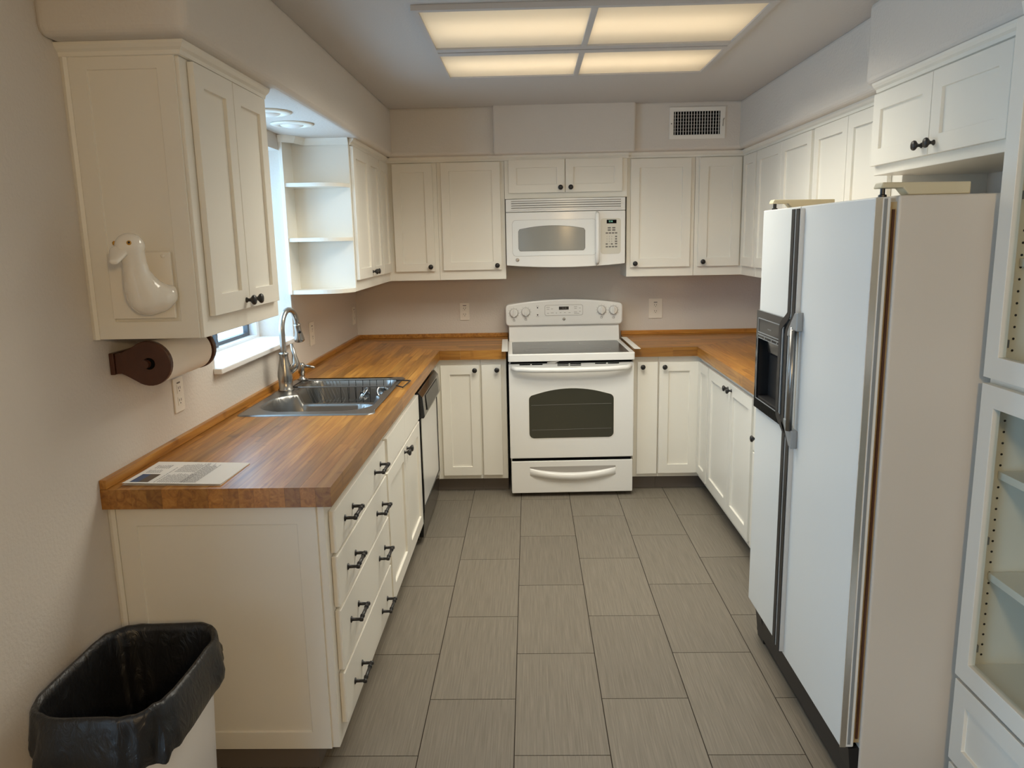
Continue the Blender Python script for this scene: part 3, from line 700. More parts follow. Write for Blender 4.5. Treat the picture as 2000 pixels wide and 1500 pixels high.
def text_mesh(body, size, center, facing_minus_y=True):
    c = bpy.data.curves.new('txt', 'FONT'); c.body = body; c.size = size; c.align_x = 'CENTER'; c.align_y = 'CENTER'; c.extrude = 0.0002
    o = bpy.data.objects.new('txt', c); col.objects.link(o)
    bpy.context.view_layer.update()
    me = bpy.data.meshes.new_from_object(o.evaluated_get(bpy.context.evaluated_depsgraph_get()))
    bpy.data.objects.remove(o); me.transform(Matrix.Translation(Vector(center)) @ Matrix.Rotation(R(90), 4, 'X'))
    mb = MB(); mb.v = [tuple(v.co) for v in me.vertices]; mb.f = [tuple(p.vertices) for p in me.polygons]; bpy.data.meshes.remove(me)
    return mb
obj('digits', text_mesh('12:16', .014, (1.447, YP - .0026, 1.1255)), 'steel', dp)
for x, z, wd in ((1.338, 1.120, .018), (1.365, 1.122, .012), (1.338, 1.133, .024), (1.338, 1.093, .014), (1.366, 1.095, .020), (1.395, 1.094, .010), (1.423, 1.095, .010), (1.452, 1.095, .010), (1.483, 1.094, .014), (1.524, 1.133, .022), (1.524, 1.122, .016), (1.553, 1.124, .012), (1.524, 1.098, .022), (1.553, 1.102, .012), (1.532, 1.089, .036)):
    obj('button_mark', MB().box(x - wd / 2, x + wd / 2, YP - .0016, YP - .001, z - .0016, z + .0016), 'line_grey', dp)
em = obj('emblem', MB().lathe([(.0095, 0), (.0095, .002), (.0065, .0024), (.0, .0024)], c=(1.446, YP, 1.052), axis=(0, -1, 0), seg=20), 'steel_dark', t)
obj('monogram', MB().tube([(1.446 + .0045 * math.cos(R(a)), YP - .0028, 1.052 + .0045 * math.sin(R(a))) for a in range(0, 300, 30)], .0009, 5), 'vent_paint', em)
for z in (1.131, 1.083):
    obj('indicator_light', MB().lathe([(.0045, 0), (.0045, .0015), (0, .002)], c=(1.268, YP, z), axis=(0, -1, 0), seg=12), 'black_satin', t)
    obj('caption', MB().box(1.258, 1.278, YP - .0006, YP, z + (.010 if z > 1.1 else -.012), z + (.0125 if z > 1.1 else -.0095)), 'line_grey', t)
for x, z in ((1.108, 1.098), (1.188, 1.103), (1.699, 1.108), (1.779, 1.106)):
    kb = obj('control_knob', MB().lathe([(.0285, 0), (.0285, .004), (.025, .012), (.022, .016), (0, .016)], c=(x, YP, z), axis=(0, -1, 0), seg=26), 'appliance_white', t, smooth=True, angle=40)
    obj('grip', MB().prism([(x - .0065, z - .026), (x + .0065, z - .026), (x + .0050, z + .027), (x - .0050, z + .027)], YP - .030, YP - .012, 'Y'), 'appliance_white', kb, bevel=.003)
    obj('skirt_ring', MB().ring([(x + .0312 * math.cos(R(a)), z + .0312 * math.sin(R(a))) for a in range(0, 360, 15)], [(x + .0288 * math.cos(R(a)), z + .0288 * math.sin(R(a))) for a in range(0, 360, 15)], YP - .001, YP, 'Y'), 'line_grey', kb)
    for a in range(-60, 241, 30):
        cx, cz = x + .0365 * math.cos(R(a)), z + .0365 * math.sin(R(a))
        obj('tick', MB().tube([(cx - .002 * math.cos(R(a)), YP - .0004, cz - .002 * math.sin(R(a))), (cx + .002 * math.cos(R(a)), YP - .0004, cz + .002 * math.sin(R(a)))], .0008, 4), 'mark_grey', kb)
    obj('burner_symbol', MB().ring(rrect(x - .007, x + .007, z - .056, z - .045, .003), rrect(x - .0055, x + .0055, z - .0545, z - .0465, .002), YP - .0006, YP, 'Y'), 'mark_grey', kb)
# oven door, window, handle
dz0, dz1 = .252, .845
wo = arch(1.186, 1.704, .380, .652, .038, .030)
od = obj('oven_door', MB().prism(rrect(RX0, RX1, dz0, dz1, .006), RF, -.692, 'Y'), 'appliance_white', t, bevel=.004, seg=3)
obj('window_glass', MB().prism(wo, RF - .0020, RF + .004, 'Y'), 'oven_glass', od)
obj('window_trim', MB().ring(arch(1.182, 1.708, .376, .655, .039, .033), arch(1.1865, 1.7035, .3805, .6515, .038, .030), RF - .0014, RF + .004, 'Y'), 'vent_paint', od)
for z in (.588, .432): obj('rack_wire', MB().tube([(1.20, RF - .0022, z), (1.69, RF - .0022, z + .004)], .0011, 5), 'mark_grey', od)
hp = [(RX0 + .02, RF - .004, .822), (RX0 + .05, RF - .030, .816), (RX0 + .16, RF - .042, .812), (1.446, RF - .046, .810), (RX1 - .16, RF - .042, .812), (RX1 - .05, RF - .030, .816), (RX1 - .02, RF - .004, .822)]
hm = MB(); n_ = len(hp)
hb = obj('door_handle', MB().tube([Vector(p) for p in hp], [.014, .016, .0165, .0165, .0165, .016, .014], 12), 'appliance_white', od, smooth=True)
for xa, xb in ((1.132, 1.198), (1.207, 1.272), (1.362, 1.430), (1.438, 1.505), (1.590, 1.657), (1.667, 1.735)):
    obj('vent_slot', MB().box(xa, xb, RF - .0012, RF + .002, .8370, .8438), 'black_void', od)
for xa, xb in ((1.362, 1.430), (1.438, 1.505)): obj('vent_slot', MB().box(xa, xb, RF - .0012, RF + .002, .8290, .8335), 'black_void', od)
obj('door_gap', MB().box(RX0 + .012, RX1 - .012, -.735, -.690, .8455, .8615), 'black_void', t)
obj('latch_tab', MB().prism([(1.300, .8465), (1.345, .8465), (1.372, .858), (1.330, .857), (1.300, .853)], -.748, -.735, 'Y'), 'appliance_white', t)
# storage drawer with a scooped pull
dr = obj('storage_drawer', MB().prism(rrect(RX0 + .006, RX1 - .002, .026, .232, .006), RF + .004, -.692, 'Y'), 'appliance_white', t, bevel=.004, seg=3)
sc = [(1.186 + .532 * k / 16, .198) for k in range(17)] + [(1.718 - .532 * k / 16, .150 - .040 * (1 - (2 * (k / 16) - 1) ** 2)) for k in range(17)]
lip = MB(); vs = []; nn = 20
for k in range(nn + 1):
    s = k / nn; x = 1.186 + .532 * s; b = 1 - (2 * s - 1) ** 2
    for dy, z in ((0.0005, .154 - .030 * b + .032), (-.020 * b ** .5 - .001, .150 - .030 * b + .030), (-.023 * b ** .5 - .001, .150 - .034 * b + .012), (-.014 * b ** .5 - .001, .142 - .034 * b), (0.0005, .140 - .036 * b - .002)):
        vs.append((x, RF + .004 + dy, z))
fs = []
for k in range(nn):
    for m_ in range(4): fs.append((k * 5 + m_, k * 5 + m_ + 1, (k + 1) * 5 + m_ + 1, (k + 1) * 5 + m_))
obj('scoop_lip', MB().add(vs, fs), 'appliance_white', dr, smooth=True)
obj('scoop_recess', MB().prism([(1.186, .196), (1.718, .196)] + [(1.718 - .532 * k / 12, .186 - .030 * (1 - (2 * (k / 12) - 1) ** 2)) for k in range(13)], RF + .0030, RF + .006, 'Y'), 'line_grey', dr)
obj('drawer_gap', MB().box(RX0 + .012, RX1 - .012, -.732, -.690, .2335, .2505), 'black_void', t)
# the whole range stands slightly skewed between the cabinets
t.rotation_euler = (0, 0, R(1.5))

# ---------------------------------------------------------------- microwave
MX0, MX1 = 1.0665, 1.8185; MF = -0.385
t = thing('microwave', 'white over the range microwave with keypad and arched grey window', 'microwave', (1.4425, -0.2, 1.41))
def mbow(x): return -.030 * (1 - ((x - 1.4425) / .376) ** 2)
def bowed(x0, x1, z0, z1, y_off, thick, n=24, zlow=None):
    vs = []; fs = []
    for k in range(n + 1):
        x = x0 + (x1 - x0) * k / n; y = MF + mbow(x) + y_off; zl = z0 if zlow is None else zlow(x)
        vs += [(x, y, zl), (x, y, z1), (x, y + thick, z1), (x, y + thick, zl)]
    for k in range(n):
        for m_ in range(4): fs.append((4 * k + m_, 4 * k + (m_ + 1) % 4, 4 * k + 4 + (m_ + 1) % 4, 4 * k + 4 + m_))
    fs += [(0, 1, 2, 3), (4 * n + 3, 4 * n + 2, 4 * n + 1, 4 * n)]
    return MB().add(vs, fs)
obj('body', MB().box(MX0, MX1, -.350, -.002, 1.428, 1.836), 'appliance_white', t, bevel=.002)
zlow = lambda x: 1.424 - .016 * (1 - ((x - 1.4425) / .376) ** 2)
obj('front_panel', bowed(1.637, MX1, 0, 1.752, 0, .035, 8, zlow), 'appliance_white', t, bevel=.003)
dd = obj('door', bowed(MX0, 1.635, 0, 1.752, 0, .035, 20, zlow), 'appliance_white', t, bevel=.003)
vg = obj('vent_grille', bowed(MX0, MX1, 1.756, 1.834, 0.004, .03), 'appliance_white', t, bevel=.003)
for z in (1.772, 1.786, 1.800, 1.814):
    obj('slat', bowed(1.102, 1.790, z - .0032, z + .0032, -.0050, .009, 16), 'appliance_white', vg)
    obj('slot', bowed(1.102, 1.790, z + .0036, z + .0096, 0.0028, .002, 16), 'line_grey', vg)
def bowed_poly(poly, y_off, yo2):
    """A flat outline laid on the bowed front (x, z points)."""
    n = len(poly); cx = sum(p[0] for p in poly) / n; cz = sum(p[1] for p in poly) / n
    mb = MB(); vs = [(x, MF + mbow(x) + y_off, z) for x, z in poly] + [(x, MF + mbow(x) + yo2, z) for x, z in poly]
    fs = [(i, (i + 1) % n, n + (i + 1) % n, n + i) for i in range(n)]
    # front face in vertical strips so that it follows the bow
    xs = sorted(poly, key=lambda p: p[0]); x0, x1 = xs[0][0], xs[-1][0]; m = 56; b = 2 * n
    def span(x):
        z = []
        for i in range(n):
            (xa, za), (xb, zb) = poly[i], poly[(i + 1) % n]
            if min(xa, xb) - 1e-9 <= x <= max(xa, xb) + 1e-9:
                z.append(za if abs(xb - xa) < 1e-9 else za + (zb - za) * (x - xa) / (xb - xa))
                if abs(xb - xa) < 1e-9: z.append(zb)
        return min(z), max(z)
    for k in range(m + 1):
        x = x0 + (x1 - x0) * k / m; x = min(max(x, x0 + 1e-6), x1 - 1e-6); lo, hi = span(x)
        vs += [(x, MF + mbow(x) + y_off, lo), (x, MF + mbow(x) + y_off, hi)]
    for k in range(m): fs.append((b + 2 * k, b + 2 * k + 2, b + 2 * k + 3, b + 2 * k + 1))
    return mb.add(vs, fs)
obj('inset_edge', bowed_poly(rrect(1.1045, 1.6345, 1.4805, 1.7055, .023), -.0008, .002), 'line_grey', dd)
ip = obj('door_inset', bowed_poly(rrect(1.106, 1.634, 1.482, 1.704, .022), -.0012, .002), 'fridge_white', dd)
obj('window', bowed_poly(arch(1.146, 1.562, 1.514, 1.648, .018, .014), -.0026, .0), 'microwave_glass', dd)
obj('window_edge', bowed_poly(arch(1.1435, 1.5645, 1.5115, 1.6500, .019, .0155), -.0019, .0), 'mark_grey', dd)
hx = 1.640
hv = [(hx, MF + mbow(hx) - .004, 1.742), (hx, MF + mbow(hx) - .024, 1.728), (hx, MF + mbow(hx) - .031, 1.66), (hx, MF + mbow(hx) - .033, 1.58), (hx, MF + mbow(hx) - .031, 1.50), (hx, MF + mbow(hx) - .024, 1.440), (hx, MF + mbow(hx) - .004, 1.428)]
obj('handle', MB().tube(hv, [.010, .0125, .0125, .0125, .0125, .0125, .010], 10), 'appliance_white', dd, smooth=True)
em = obj('emblem', MB().lathe([(.0115, 0), (.0115, .002), (.008, .0024), (0, .0024)], c=(1.136, MF + mbow(1.136) - .0002, 1.458), axis=(0, -1, 0), seg=20), 'steel_dark', dd)
obj('monogram', MB().tube([(1.136 + .0055 * math.cos(R(a)), MF + mbow(1.136) - .003, 1.458 + .0055 * math.sin(R(a))) for a in range(0, 300, 30)], .0011, 5), 'vent_paint', em)
kp = obj('keypad', bowed_poly(rrect(1.662, 1.790, 1.486, 1.706, .016), -.0014, .002), 'panel_cream', t)
def on_front(x0, x1, z0, z1, off, mat, name, parent): return obj(name, bowed(x0, x1, z0, z1, off, .0008, 2), mat, parent)
cw = on_front(1.700, 1.762, 1.674, 1.697, -.0026, 'black_void', 'clock_window', kp)
obj('digits', text_mesh('12:16', .0150, (1.721, MF + mbow(1.721) - .0032, 1.6865)), 'dim_digits', cw)
for x, z, wd in ((1.7165, 1.647, .020), (1.745, 1.647, .020), (1.7165, 1.633, .020), (1.745, 1.633, .020), (1.7015, 1.615, .015), (1.721, 1.615, .015), (1.7405, 1.615, .015), (1.760, 1.615, .015),
                 (1.760, 1.593, .012), (1.760, 1.578, .012), (1.760, 1.563, .015), (1.760, 1.548, .015), (1.7015, 1.530, .015), (1.721, 1.530, .015), (1.7405, 1.530, .015), (1.760, 1.530, .015), (1.7005, 1.547, .013), (1.7330, 1.547, .013)):
    on_front(x - wd / 2, x + wd / 2, z - .0042, z + .0042, -.0022, 'mark_grey', 'key', kp)
for i, ch in enumerate('1234567890'):
    x = 1.7015 + .0155 * (i % 3) if i < 9 else 1.717; z = 1.593 - .0152 * (i // 3)
    obj('numeral', text_mesh(ch, .0105, (x, MF + mbow(x) - .0022, z)), 'mark_grey', kp)
obj('bottom_plate', MB().box(MX0 + .01, MX1 - .01, -.345, -.02, 1.424, 1.4275), 'line_grey', t)

# ---------------------------------------------------------------- refrigerator
FXF = 2.066; FY0, FY1 = -3.378, -2.452; FZ1 = 1.672; FB = 2.122
t = thing('refrigerator', 'white side-by-side refrigerator with black dispenser and black trimmed handles', 'refrigerator', (2.45, -2.92, 0))
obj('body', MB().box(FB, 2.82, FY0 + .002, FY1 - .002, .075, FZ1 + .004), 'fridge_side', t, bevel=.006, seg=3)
obj('gasket', MB().box(2.104, FB, FY0 + .012, FY1 - .012, .165, FZ1 - .012), 'gasket', t)
for yy in (FY0 + .0065, ): obj('gasket_line', MB().box(2.110, 2.116, yy, yy + .004, .18, FZ1 - .03), 'walnut', t)
obj('grille', MB().box(2.100, 2.16, FY0 + .02, FY1 - .02, .030, .150), 'black_satin', t)
obj('chassis', MB().box(2.16, 2.80, FY0 + .03, FY1 - .03, .030, .0745), 'black_satin', t)
for yy in (FY0 + .045, FY1 - .045):
    obj('front_foot', MB().prism([(2.092, .150), (2.150, .150), (2.150, .001), (2.108, .001)], yy - .038, yy + .038, 'Y'), 'black_satin', t)
for yy in (FY0 + .06, FY1 - .06): obj('rear_foot', MB().box(2.72, 2.78, yy - .02, yy + .02, .001, .030), 'black_satin', t)
SP = -2.842    # split between the doors
FZ0 = .158
d1 = obj('freezer_door', MB().ring([(SP + .004, FZ0), (FY1, FZ0), (FY1, FZ1), (SP + .004, FZ1)], [(-2.740, .983), (-2.480, .983), (-2.480, 1.214), (-2.740, 1.214)], FXF, 2.103, 'X'), 'fridge_white', t, bevel=.004, seg=2)
d2 = obj('fresh_food_door', MB().box(FXF, 2.103, FY0, SP - .004, FZ0, FZ1), 'fridge_white', t, bevel=.004, seg=2)
obj('edge_trim', MB().box(FXF - .0015, FXF + .014, FY0 - .0016, FY0 + .002, FZ0 + .002, FZ1 - .002), 'chrome_soft', d2)
obj('edge_trim', MB().box(FXF + .019, FXF + .027, FY0 - .0014, FY0 + .002, FZ0 + .01, FZ1 - .004), 'handle_grey', d2)
# black trimmed handles that jog round the dispenser: outlines in the (y, z) plane, extruded out from the doors
def ribbon(yc, zs, wd, bulge=0):
    """A strip of width wd about the centre line (y, z)."""
    L = [(y + wd / 2, z) for y, z in zip(yc, zs)]; Rr = [(y - wd / 2, z) for y, z in zip(yc, zs)]
    return L + Rr[::-1]
def ribbon_obj(name, cl, wd, xa, xb, mat, parent):
    mb = MB(); n = len(cl); vs = []; fs = []
    for i, (y, z) in enumerate(cl):
        a = Vector(cl[max(i - 1, 0)]); b = Vector(cl[min(i + 1, n - 1)]); tt = (b - a).normalized(); nn2 = Vector((-tt.y, tt.x)) * wd / 2
        vs += [(xa, y + nn2.x, z + nn2.y), (xb, y + nn2.x, z + nn2.y), (xb, y - nn2.x, z - nn2.y), (xa, y - nn2.x, z - nn2.y)]
    for i in range(n - 1):
        for m_ in range(4): fs.append((4 * i + m_, 4 * i + (m_ + 1) % 4, 4 * i + 4 + (m_ + 1) % 4, 4 * i + 4 + m_))
    fs += [(3, 2, 1, 0), (4 * n - 4, 4 * n - 3, 4 * n - 2, 4 * n - 1)]
    return obj(name, mb.add(vs, fs), mat, parent)
def jog(yu, ym, yl, z_top, z_bot, zj1=1.335, zj2=1.275, zj3=.990, zj4=.935):
    out = [(yu, z_top), (yu, zj1)]
    for k in range(1, 8):
        s = k / 8; e = s * s * (3 - 2 * s); out.append((yu + (ym - yu) * e, zj1 + (zj2 - zj1) * s))
    out += [(ym, zj2), (ym, zj3)]
    for k in range(1, 8):
        s = k / 8; e = s * s * (3 - 2 * s); out.append((ym + (yl - ym) * e, zj3 + (zj4 - zj3) * s))
    out += [(yl, zj4), (yl, z_bot)]; return out
zt, zb = FZ1 - .008, FZ0 + .012
ribbon_obj('handle_trim', jog(-2.8215, -2.744, -2.8215, zt, zb), .026, FXF - .016, FXF + .001, 'black_satin', d1)
ribbon_obj('chrome_line', jog(-2.8370, -2.7600, -2.8370, zt, zb), .0075, FXF - .0135, FXF + .001, 'trim_silver', d1)
ribbon_obj('handle_trim', jog(-2.8640, -2.806, -2.8640, zt, zb, 1.325, 1.262, .975, .918), .026, FXF - .016, FXF + .001, 'black_satin', d2)
ribbon_obj('chrome_line', jog(-2.8790, -2.8210, -2.8790, zt, zb, 1.325, 1.262, .975, .918), .0075, FXF - .0135, FXF + .001, 'trim_silver', d2)
# grip of the near door: grey brackets and a steel bar
for zz, sgn in ((1.300, 1), (.945, -1)):
    pl = [(-2.826, zz - .040 * sgn), (-2.828, zz - .026 * sgn), (-2.860, zz + .012 * sgn), (-2.888, zz + .040 * sgn), (-2.914, zz + .044 * sgn), (-2.914, zz - .016 * sgn), (-2.870, zz - .018 * sgn), (-2.846, zz - .040 * sgn)]
    obj('handle_bracket', MB().prism(pl, FXF - .020, FXF + .0005, 'X'), 'handle_grey', d2, bevel=.003)
obj('grip_bar', MB().tube([(FXF - .022, -2.892, .958), (FXF - .022, -2.892, 1.287)], .0105, 12), 'steel', d2, smooth=True)
obj('grip_bar', MB().tube([(FXF - .018, -2.868, .953), (FXF - .018, -2.868, 1.292)], .0050, 10), 'chrome', d2, smooth=True)
# dispenser
dsp = obj('dispenser_panel', MB().ring([(-2.770, .946), (-2.456, .946), (-2.456, 1.312), (-2.770, 1.312)], [(-2.738, .985), (-2.482, .985), (-2.482, 1.212), (-2.738, 1.212)], FXF - .010, FXF + .001, 'X'), 'black_gloss', d1)
obj('dispenser_liner', MB().ring([(-2.7395, .9835), (-2.4805, .9835), (-2.4805, 1.2135), (-2.7395, 1.2135)], [(-2.737, .986), (-2.483, .986), (-2.483, 1.211), (-2.737, 1.211)], FXF - .004, 2.1025, 'X'), 'black_satin', d1)
obj('dispenser_back', MB().box(2.0985, 2.1028, -2.737, -2.483, .986, 1.211), 'black_satin', d1)
obj('control_frame', MB().ring([(-2.738, 1.232), (-2.482, 1.232), (-2.482, 1.286), (-2.738, 1.286)], [(-2.735, 1.235), (-2.485, 1.235), (-2.485, 1.283), (-2.735, 1.283)], FXF - .0118, FXF - .0098, 'X'), 'handle_grey', d1)
obj('recess_frame', MB().ring([(-2.741, .982), (-2.479, .982), (-2.479, 1.226), (-2.741, 1.226)], [(-2.738, .985), (-2.482, .985), (-2.482, 1.223), (-2.738, 1.223)], FXF - .0118, FXF - .0098, 'X'), 'handle_grey', d1)
obj('selector_bar', MB().box(FXF - .0118, FXF - .0098, -2.735, -2.485, 1.2115, 1.2140), 'handle_grey', d1)
for yy in (-2.70, -2.64, -2.56): obj('indicator', MB().lathe([(.003, 0), (.003, .002), (0, .0025)], c=(FXF - .010, yy, 1.218), axis=(-1, 0, 0), seg=8), 'line_grey', d1)
obj('lettering', MB().box(FXF - .0108, FXF - .0099, -2.635, -2.590, 1.252, 1.256), 'mark_grey', d1)
obj('drip_tray', MB().box(FXF - .0040, 2.098, -2.733, -2.487, .9865, .993), 'black_satin', d1)
for a, b in ((-2.455, FXF),):
    obj('chute', MB().prism([(2.095, 1.2105), (FXF + .006, 1.2105), (FXF + .012, 1.165), (2.095, 1.150)], -2.70, -2.53, 'Y'), 'black_gloss', d1)
# tan hinge covers on top
obj('hinge_cover', MB().prism([(2.080, 1.694), (2.135, 1.694), (2.150, 1.6765), (2.30, 1.6765), (2.30, 1.706), (2.085, 1.708)], FY0 + .012, FY0 + .058, 'Y'), 'hinge_tan', t, bevel=.003)
obj('hinge_cover', MB().prism([(2.080, 1.694), (2.135, 1.694), (2.150, 1.6765), (2.30, 1.6765), (2.30, 1.706), (2.085, 1.708)], FY1 - .058, FY1 - .012, 'Y'), 'hinge_tan', t, bevel=.003)
for yy in (FY0 + .035, FY1 - .035): obj('hinge_pin', MB().lathe([(.010, 0), (.010, .006), (.006, .008), (.006, .0225)], c=(2.095, yy, FZ1), seg=12), 'black_satin', t)

# ---------------------------------------------------------------- tall glass fronted cabinet
TX0 = 2.371; TY1 = -3.402; TY0 = -4.15
t = thing('tall_cabinet', 'tall white display cabinet with glass doors beside the refrigerator', 'cabinet', (2.62, -3.8, 0))
obj('side_panel', MB().box(TX0, W - .004, TY1 - .018, TY1, .002, 2.104), 'cabinet_paint', t)
obj('side_panel', MB().box(TX0, W - .004, TY0, TY0 + .018, .002, 2.104), 'cabinet_paint', t)
obj('rear_panel', MB().box(W - .020, W - .005, TY0 + .019, TY1 - .019, .05, 2.104), 'cabinet_paint', t)
for z in (.43, 1.216, 2.085): obj('deck', MB().box(TX0, W - .021, TY0 + .0185, TY1 - .0185, z - .010, z + .009), 'cabinet_paint', t)
for z in (.694, .970, 1.508, 1.784): obj('shelf', MB().box(TX0 + .030, W - .022, TY0 + .020, TY1 - .020, z - .010, z + .010), 'cabinet_paint', t, bevel=.001)
obj('base', MB().box(TX0 + .05, W - .021, TY0 + .0185, TY1 - .0185, .002, .08), 'cabinet_paint', t)
HOLE = mesh_of(MB().lathe([(.0032, 0), (.0032, .0006), (0, .0006)], seg=8), 'peg_hole'); HOLE.materials.append(MAT['black_void'])
for z0, z1 in ((.455, 1.19), (1.25, 2.05)):
    n_h = int((z1 - z0) / .0293)
    for k in range(n_h):
        for xx in (TX0 + .035, W - .08):
            place('peg_hole', HOLE, 'black_void', t, (xx, TY1 - .0182, z0 + .012 + k * .0293), (R(90), 0, 0))
def glassdoor(z0, z1, nm):
    d = obj(nm, MB().ring([(TY0 + .005, z0), (TY1 - .002, z0), (TY1 - .002, z1), (TY0 + .005, z1)], [(TY0 + .060, z0 + .056), (TY1 - .056, z0 + .056), (TY1 - .056, z1 - .056), (TY0 + .060, z1 - .056)], TX0 - .021, TX0 - .001, 'X'), 'cabinet_paint', t, bevel=.0015)
    obj('glass_pane', MB().box(TX0 - .012, TX0 - .009, TY0 + .058, TY1 - .054, z0 + .054, z1 - .054), 'pane_glass', d)
    for zz in (z0 + .085, z1 - .40 if z1 > 1.5 else z0 + .39):
        obj('hinge', MB().box(TX0 + .001, TX0 + .022, TY1 - .026, TY1 - .0185, zz - .010, zz + .010), 'steel_dark', d)
    return d
glassdoor(1.224, 2.068, 'glass_door'); glassdoor(.402, 1.208, 'glass_door')
door(t, (TX0, TY0 + .006, .150), RX, RXN, TY1 - TY0 - .010, .240, rail=.056, name='drawer')
door(t, (TX0, TY0 + .006, .090), RX, RXN, TY1 - TY0 - .016, .050, flat=True, name='plinth')
struct('trim_7', MB().sweep([(TX0 - .001, TY1), (TX0 - .001, TY0)], [(0.0, 2.075), (0.004, 2.078), (0.012, 2.1055), (0.0, 2.1055)]), 'cabinet_paint')

# ---------------------------------------------------------------- ceiling light
t = thing('ceiling_light', 'large fluorescent ceiling light with four glowing cream lens panels', 'ceiling light', (1.44, -1.95, 2.36))
LX = (.838, 1.437, 1.461, 2.050); LY = ((-2.500, -1.966), (-1.856, -1.388)); zl = 2.371
obj('frame', MB().ring([(.815, -2.525), (2.074, -2.525), (2.074, -1.366), (.815, -1.366)], [(.838, -2.500), (2.050, -2.500), (2.050, -1.388), (.838, -1.388)], 2.364, 2.3825), 'fixture_frame', t)
obj('divider_bar', MB().box(.8385, 2.0495, -1.9655, -1.9150, 2.364, 2.3825), 'fixture_frame', t)
obj('divider_bar', MB().box(.8385, 2.0495, -1.9080, -1.8565, 2.362, 2.3825), 'fixture_frame', t)
obj('seam', MB().box(.8385, 2.0495, -1.9148, -1.9082, 2.370, 2.3825), 'black_void', t)
HZ = ZC + .118
obj('housing', MB().add([(.839, -2.499, 2.3832), (2.049, -2.499, 2.3832), (2.049, -1.389, 2.3832), (.839, -1.389, 2.3832), (.839, -2.499, HZ), (2.049, -2.499, HZ), (2.049, -1.389, HZ), (.839, -1.389, HZ)], [(4, 5, 6, 7), (0, 1, 5, 4), (1, 2, 6, 5), (2, 3, 7, 6), (3, 0, 4, 7)]), 'housing_white', t)
for ya, yb in LY:
    for yt in ((ya * .62 + yb * .38), (ya * .38 + yb * .62)):
        obj('lamp_tube', MB().tube([(.87, yt, ZC + .072), (2.02, yt, ZC + .072)], .0125, 12), 'tube_lit', t)
for ya, yb in LY:
    obj('divider_bar', MB().box(1.4375, 1.4605, ya + .0005, yb - .0005, 2.364, 2.3825), 'fixture_frame', t)
    for xa, xb in ((.8385, 1.437), (1.461, 2.0495)):
        obj('lens', MB().add([(xa, ya + .0005, zl), (xb, ya + .0005, zl), (xb, yb - .0005, zl), (xa, yb - .0005, zl)], [(0, 1, 2, 3)]), 'lens_lit', t)
        area('lens_lamp', ((xa + xb) / 2, (ya + yb) / 2, 2.360), (0, 0, 0), xb - xa - .01, yb - ya - .01, LENS_POWER, LENS_COLOR, spread=149)

# recessed eyeball downlights in the soffit over the sink
for nm, y in (('round recessed downlight in the soffit closest to the open shelves', -1.830), ('round recessed downlight in the soffit closest to the goose cabinet', -2.150)):
    t = thing('downlight', nm, 'downlight', (.175, y, ZS - .02), 'downlights over the sink')
    obj('trim_ring', MB().lathe([(.058, 0), (.093, 0), (.095, -.003), (.086, -.007), (.060, -.010), (.058, -.006)], c=(.175, y, ZS - .0002), seg=32), 'can_trim', t, smooth=True)
    obj('bulb', MB().lathe([(.0, -.018), (.025, -.016), (.045, -.010), (.054, -.002), (.054, 0)], c=(.175, y, ZS - .001), seg=28), 'bulb_frost', t, smooth=True)

# ---------------------------------------------------------------- vent, outlets
t = thing('air_vent', 'white metal air vent grille high on the soffit', 'vent', (2.243, -.445, 2.165))
YV = -.4405
obj('frame', MB().ring([(2.073, 2.166), (2.412, 2.166), (2.412, 2.354), (2.073, 2.354)], [(2.100, 2.192), (2.380, 2.192), (2.380, 2.328), (2.100, 2.328)], YV - .008, YV, 'Y'), 'vent_paint', t, bevel=.003)
obj('duct_back', MB().box(2.1005, 2.3795, YV - .0010, YV + .0, 2.1925, 2.3275), 'black_void', t)
for k in range(17): x = 2.1085 + k * .0164; obj('slat', MB().box(x - .0016, x + .0016, YV - .0070, YV - .0026, 2.1925, 2.3275), 'vent_paint', t)
for k in range(6): z = 2.212 + k * .0195; obj('rear_slat', MB().box(2.1008, 2.3792, YV - .0024, YV - .0012, z - .0022, z + .0022), 'mark_grey', t)
obj('lever', MB().tube([(2.396, YV - .009, 2.238), (2.396, YV - .016, 2.272), (2.402, YV - .012, 2.284)], .0022, 6), 'steel_dark', t)
for x in (2.086,): obj('screw', MB().lathe([(.004, 0), (.004, .001), (0, .0016)], c=(x, YV - .008, 2.258), axis=(0, -1, 0), seg=8), 'mark_grey', t)

def outlet(label, P, U, Nn, wd=.072, h=.118, gfci=True):
    P = Vector(P); U = Vector(U); Nn = Vector(Nn)
    t = thing('wall_outlet', label, 'outlet', P)
    def plate(name, u0, u1, v0, v1, n0, n1, mat, par, bev=0):
        c = [P + U * u + Zv * v + Nn * n for n in (n0, n1) for u, v in ((u0, v0), (u1, v0), (u1, v1), (u0, v1))]
        return obj(name, MB().add(c, [(0, 1, 2, 3), (4, 5, 6, 7), (0, 1, 5, 4), (1, 2, 6, 5), (2, 3, 7, 6), (3, 0, 4, 7)]), mat, par, bevel=bev)
    plate('cover_plate', -wd / 2, wd / 2, -h / 2, h / 2, .0004, .006, 'outlet_plastic', t, .0015)
    for v in (-.021, .021):
        s = plate('socket', -.0155, .0155, v - .0145, v + .0145, .0055, .0078, 'outlet_plastic', t, .004)
        for u in (-.0065, .0065): plate('slot', u - .0012, u + .0012, v - .001, v + .008, .0076, .0081, 'black_void', s)
        plate('ground_hole', -.0022, .0022, v - .0095, v - .0055, .0076, .0081, 'black_void', s)
    if gfci: plate('label_bar', -.012, .012, .039, .0445, .0058, .0066, 'mark_grey', t)
    return t
outlet('white wall outlet on the back wall between the sink corner and the range', (.756, 0, 1.100), BX, BXN, .066)
outlet('larger white wall outlet on the back wall between the range and refrigerator', (2.078, 0, 1.100), BX, BXN, .094, .136)
